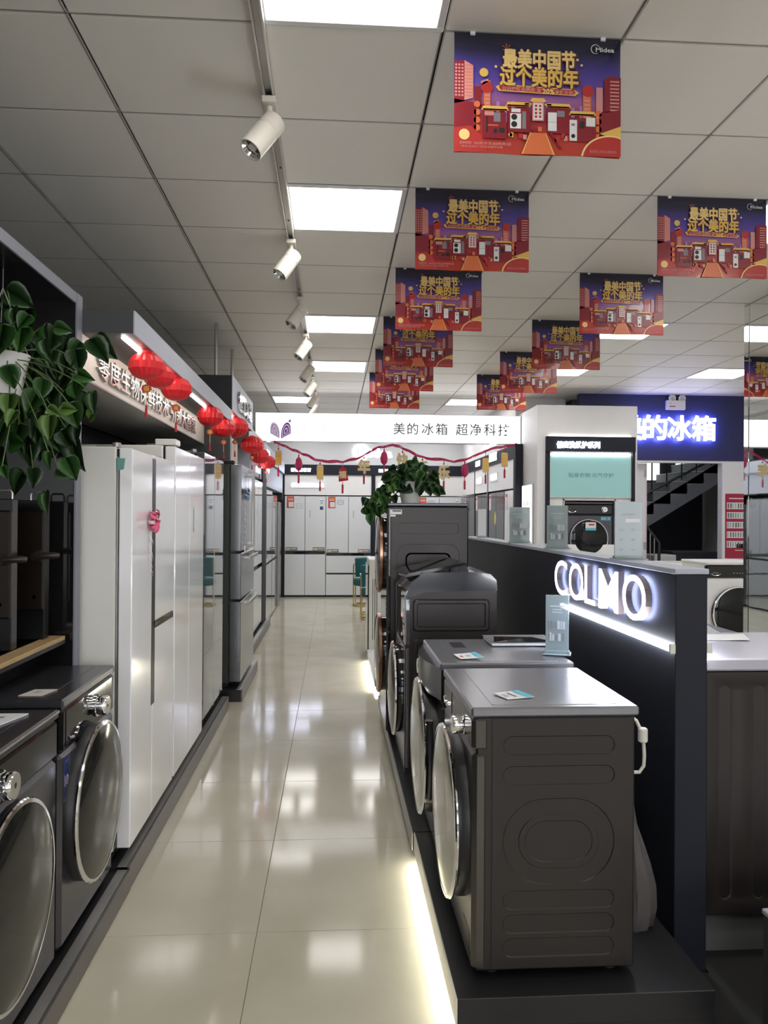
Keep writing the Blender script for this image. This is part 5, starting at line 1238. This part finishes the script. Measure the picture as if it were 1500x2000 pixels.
m = MB(); m.tube([(4.6, 11.8, 1.74), (6.4, 11.8, 1.74+sl*1.8*.86)], .02, 8, black); m.build('handrail', stc)
for k in range(7):
    x = 4.75+.24*k; m = MB(); m.tube([(x, 11.8, 1.70+(x-4.6)*sl*.8), (x, 11.8, 2.6+(x-4.6)*.3)], .012, 6, black); m.build('baluster', stc)
B(4.7, 5.62, 12.97, 13.0, 2.17, 2.7, window_e).build('window_1', kind=ST)
B(5.92, 6.1, 12.97, 13.0, 2.24, 2.7, window_e).build('window_2', kind=ST)
rl = thing('stair_railing', (4.45, 10.6, 0), 'dark metal handrail descending at the left of the stairwell', 'railing')
m = MB(); m.tube([(4.2, 10.6, 1.66), (4.42, 10.6, 1.38), (4.59, 10.6, 1.17), (4.59, 10.6, .02)], .022, 8, steeld); m.build('handrail', rl)
for x in (4.30, 4.38, 4.46, 4.52): m = MB(); m.tube([(x, 10.6, .02), (x, 10.6, 1.66-(x-4.2)*1.25)], .010, 6, alud); m.build('baluster', rl)
bx = B(4.66, 4.98, 10.9, 11.3, 0, .98, white, r=.01).build('storage_box'); tag(bx, 'pale box on the floor beside the stairwell handrail', 'box')
bx = B(5.02, 5.75, 11.1, 11.6, 0, 1.02, concd, r=.01).build('storage_box'); tag(bx, 'dark box on the floor of the stairwell, right of the pale one', 'box')
# red wall chart
rc = thing('wall_chart', (5.35, YW, 1.0), 'red price chart with rows of barcodes on the white wall by the pillar', 'poster')
Fc = FB(0, YW)
m = MB(Fc); m.prism(rrect(5.36, 1.42, .58, .84, .01), .001, .006, mat('chart_red', (.38, .012, .05), .45)); m.build('sheet', rc)
m = MB(Fc); rr = random.Random(2)
for q in range(5):
    b = 1.66-.125*q; m.rect(5.09, 5.63, b-.02, b+.065, .007, paper)
    a = 5.10
    while a < 5.60: m.rect(a, a+rr.uniform(.006, .022), b-.01, b+.055, .0075, ink); a += .034
m.rect(5.12, 5.55, 1.77, 1.785, .007, pinkl); m.rect(5.2, 5.5, 1.10, 1.11, .007, pinkl); m.rect(5.22, 5.36, 1.13, 1.19, .007, mat('chart_brown', (.22, .03, .02), .5)); m.build('print', rc, fix=False)

# white washer and ribbed unit far right
vp = B(3.5, 5.0, 7.5, 8.2, 0, .22, white, r=.003).build('plinth'); tag(vp, 'white plinth under the white washing machine at the far right', 'plinth')
vw = washer(FB(3.735, 7.5, .2205), .60, .86, .55, 'white washing machine with black round door at the far right', panel=.135, r_door=.275, bulge=.05, knob_a=.50, knob_r=.02, body=whiteg, side=whites, top=white, dish=darkglass, collar=black, handle=False, grooves=False, flap=False, panel_m=blackg, door_a=.32, door_b=.345, front=whiteg)
m = MB(FB(3.735, 7.5, .2205)); 
for q in range(8): m.rect(.28+.03*q, .295+.03*q, .745, .752, .0045, inkp)
m.text('Midea', .02, .07, .745, .0045, inkp, width=.06); m.build('panel_print', vw, fix=False, kind='stuff')
rb = thing('chest_cabinet', (3.85, 8.5, 0), 'low white cabinet with ribbed front edge behind the white washing machine', 'cabinet')
B(3.28, 4.45, 8.3, 8.85, 0, 1.015, whites, r=.02).build('body', rb)
for k in range(26): B(3.42+.036*k, 3.44+.036*k, 8.29, 8.302, .93, .99, white).build('rib', rb)

# mirrored pillar
mp = B(3.06, 3.7, 4.72, 5.56, 0, CEIL, alu).build('column_mirror', kind=ST)
mir = mat('wavy_mirror', (.84, .87, .88), .02, 1., bump=.10, nscale=2.5)
for y0, y1 in ((5.49, 5.558), (5.12, 5.482), (4.74, 5.112)):
    B(3.052, 3.061, y0, y1, .01, CEIL-.01, mir, r=.003).build('mirror_panel', mp)
for x0, x1 in ((3.07, 3.37), (3.38, 3.69)): B(x0, x1, 4.711, 4.721, .01, CEIL-.01, mir, r=.003).build('mirror_panel', mp)
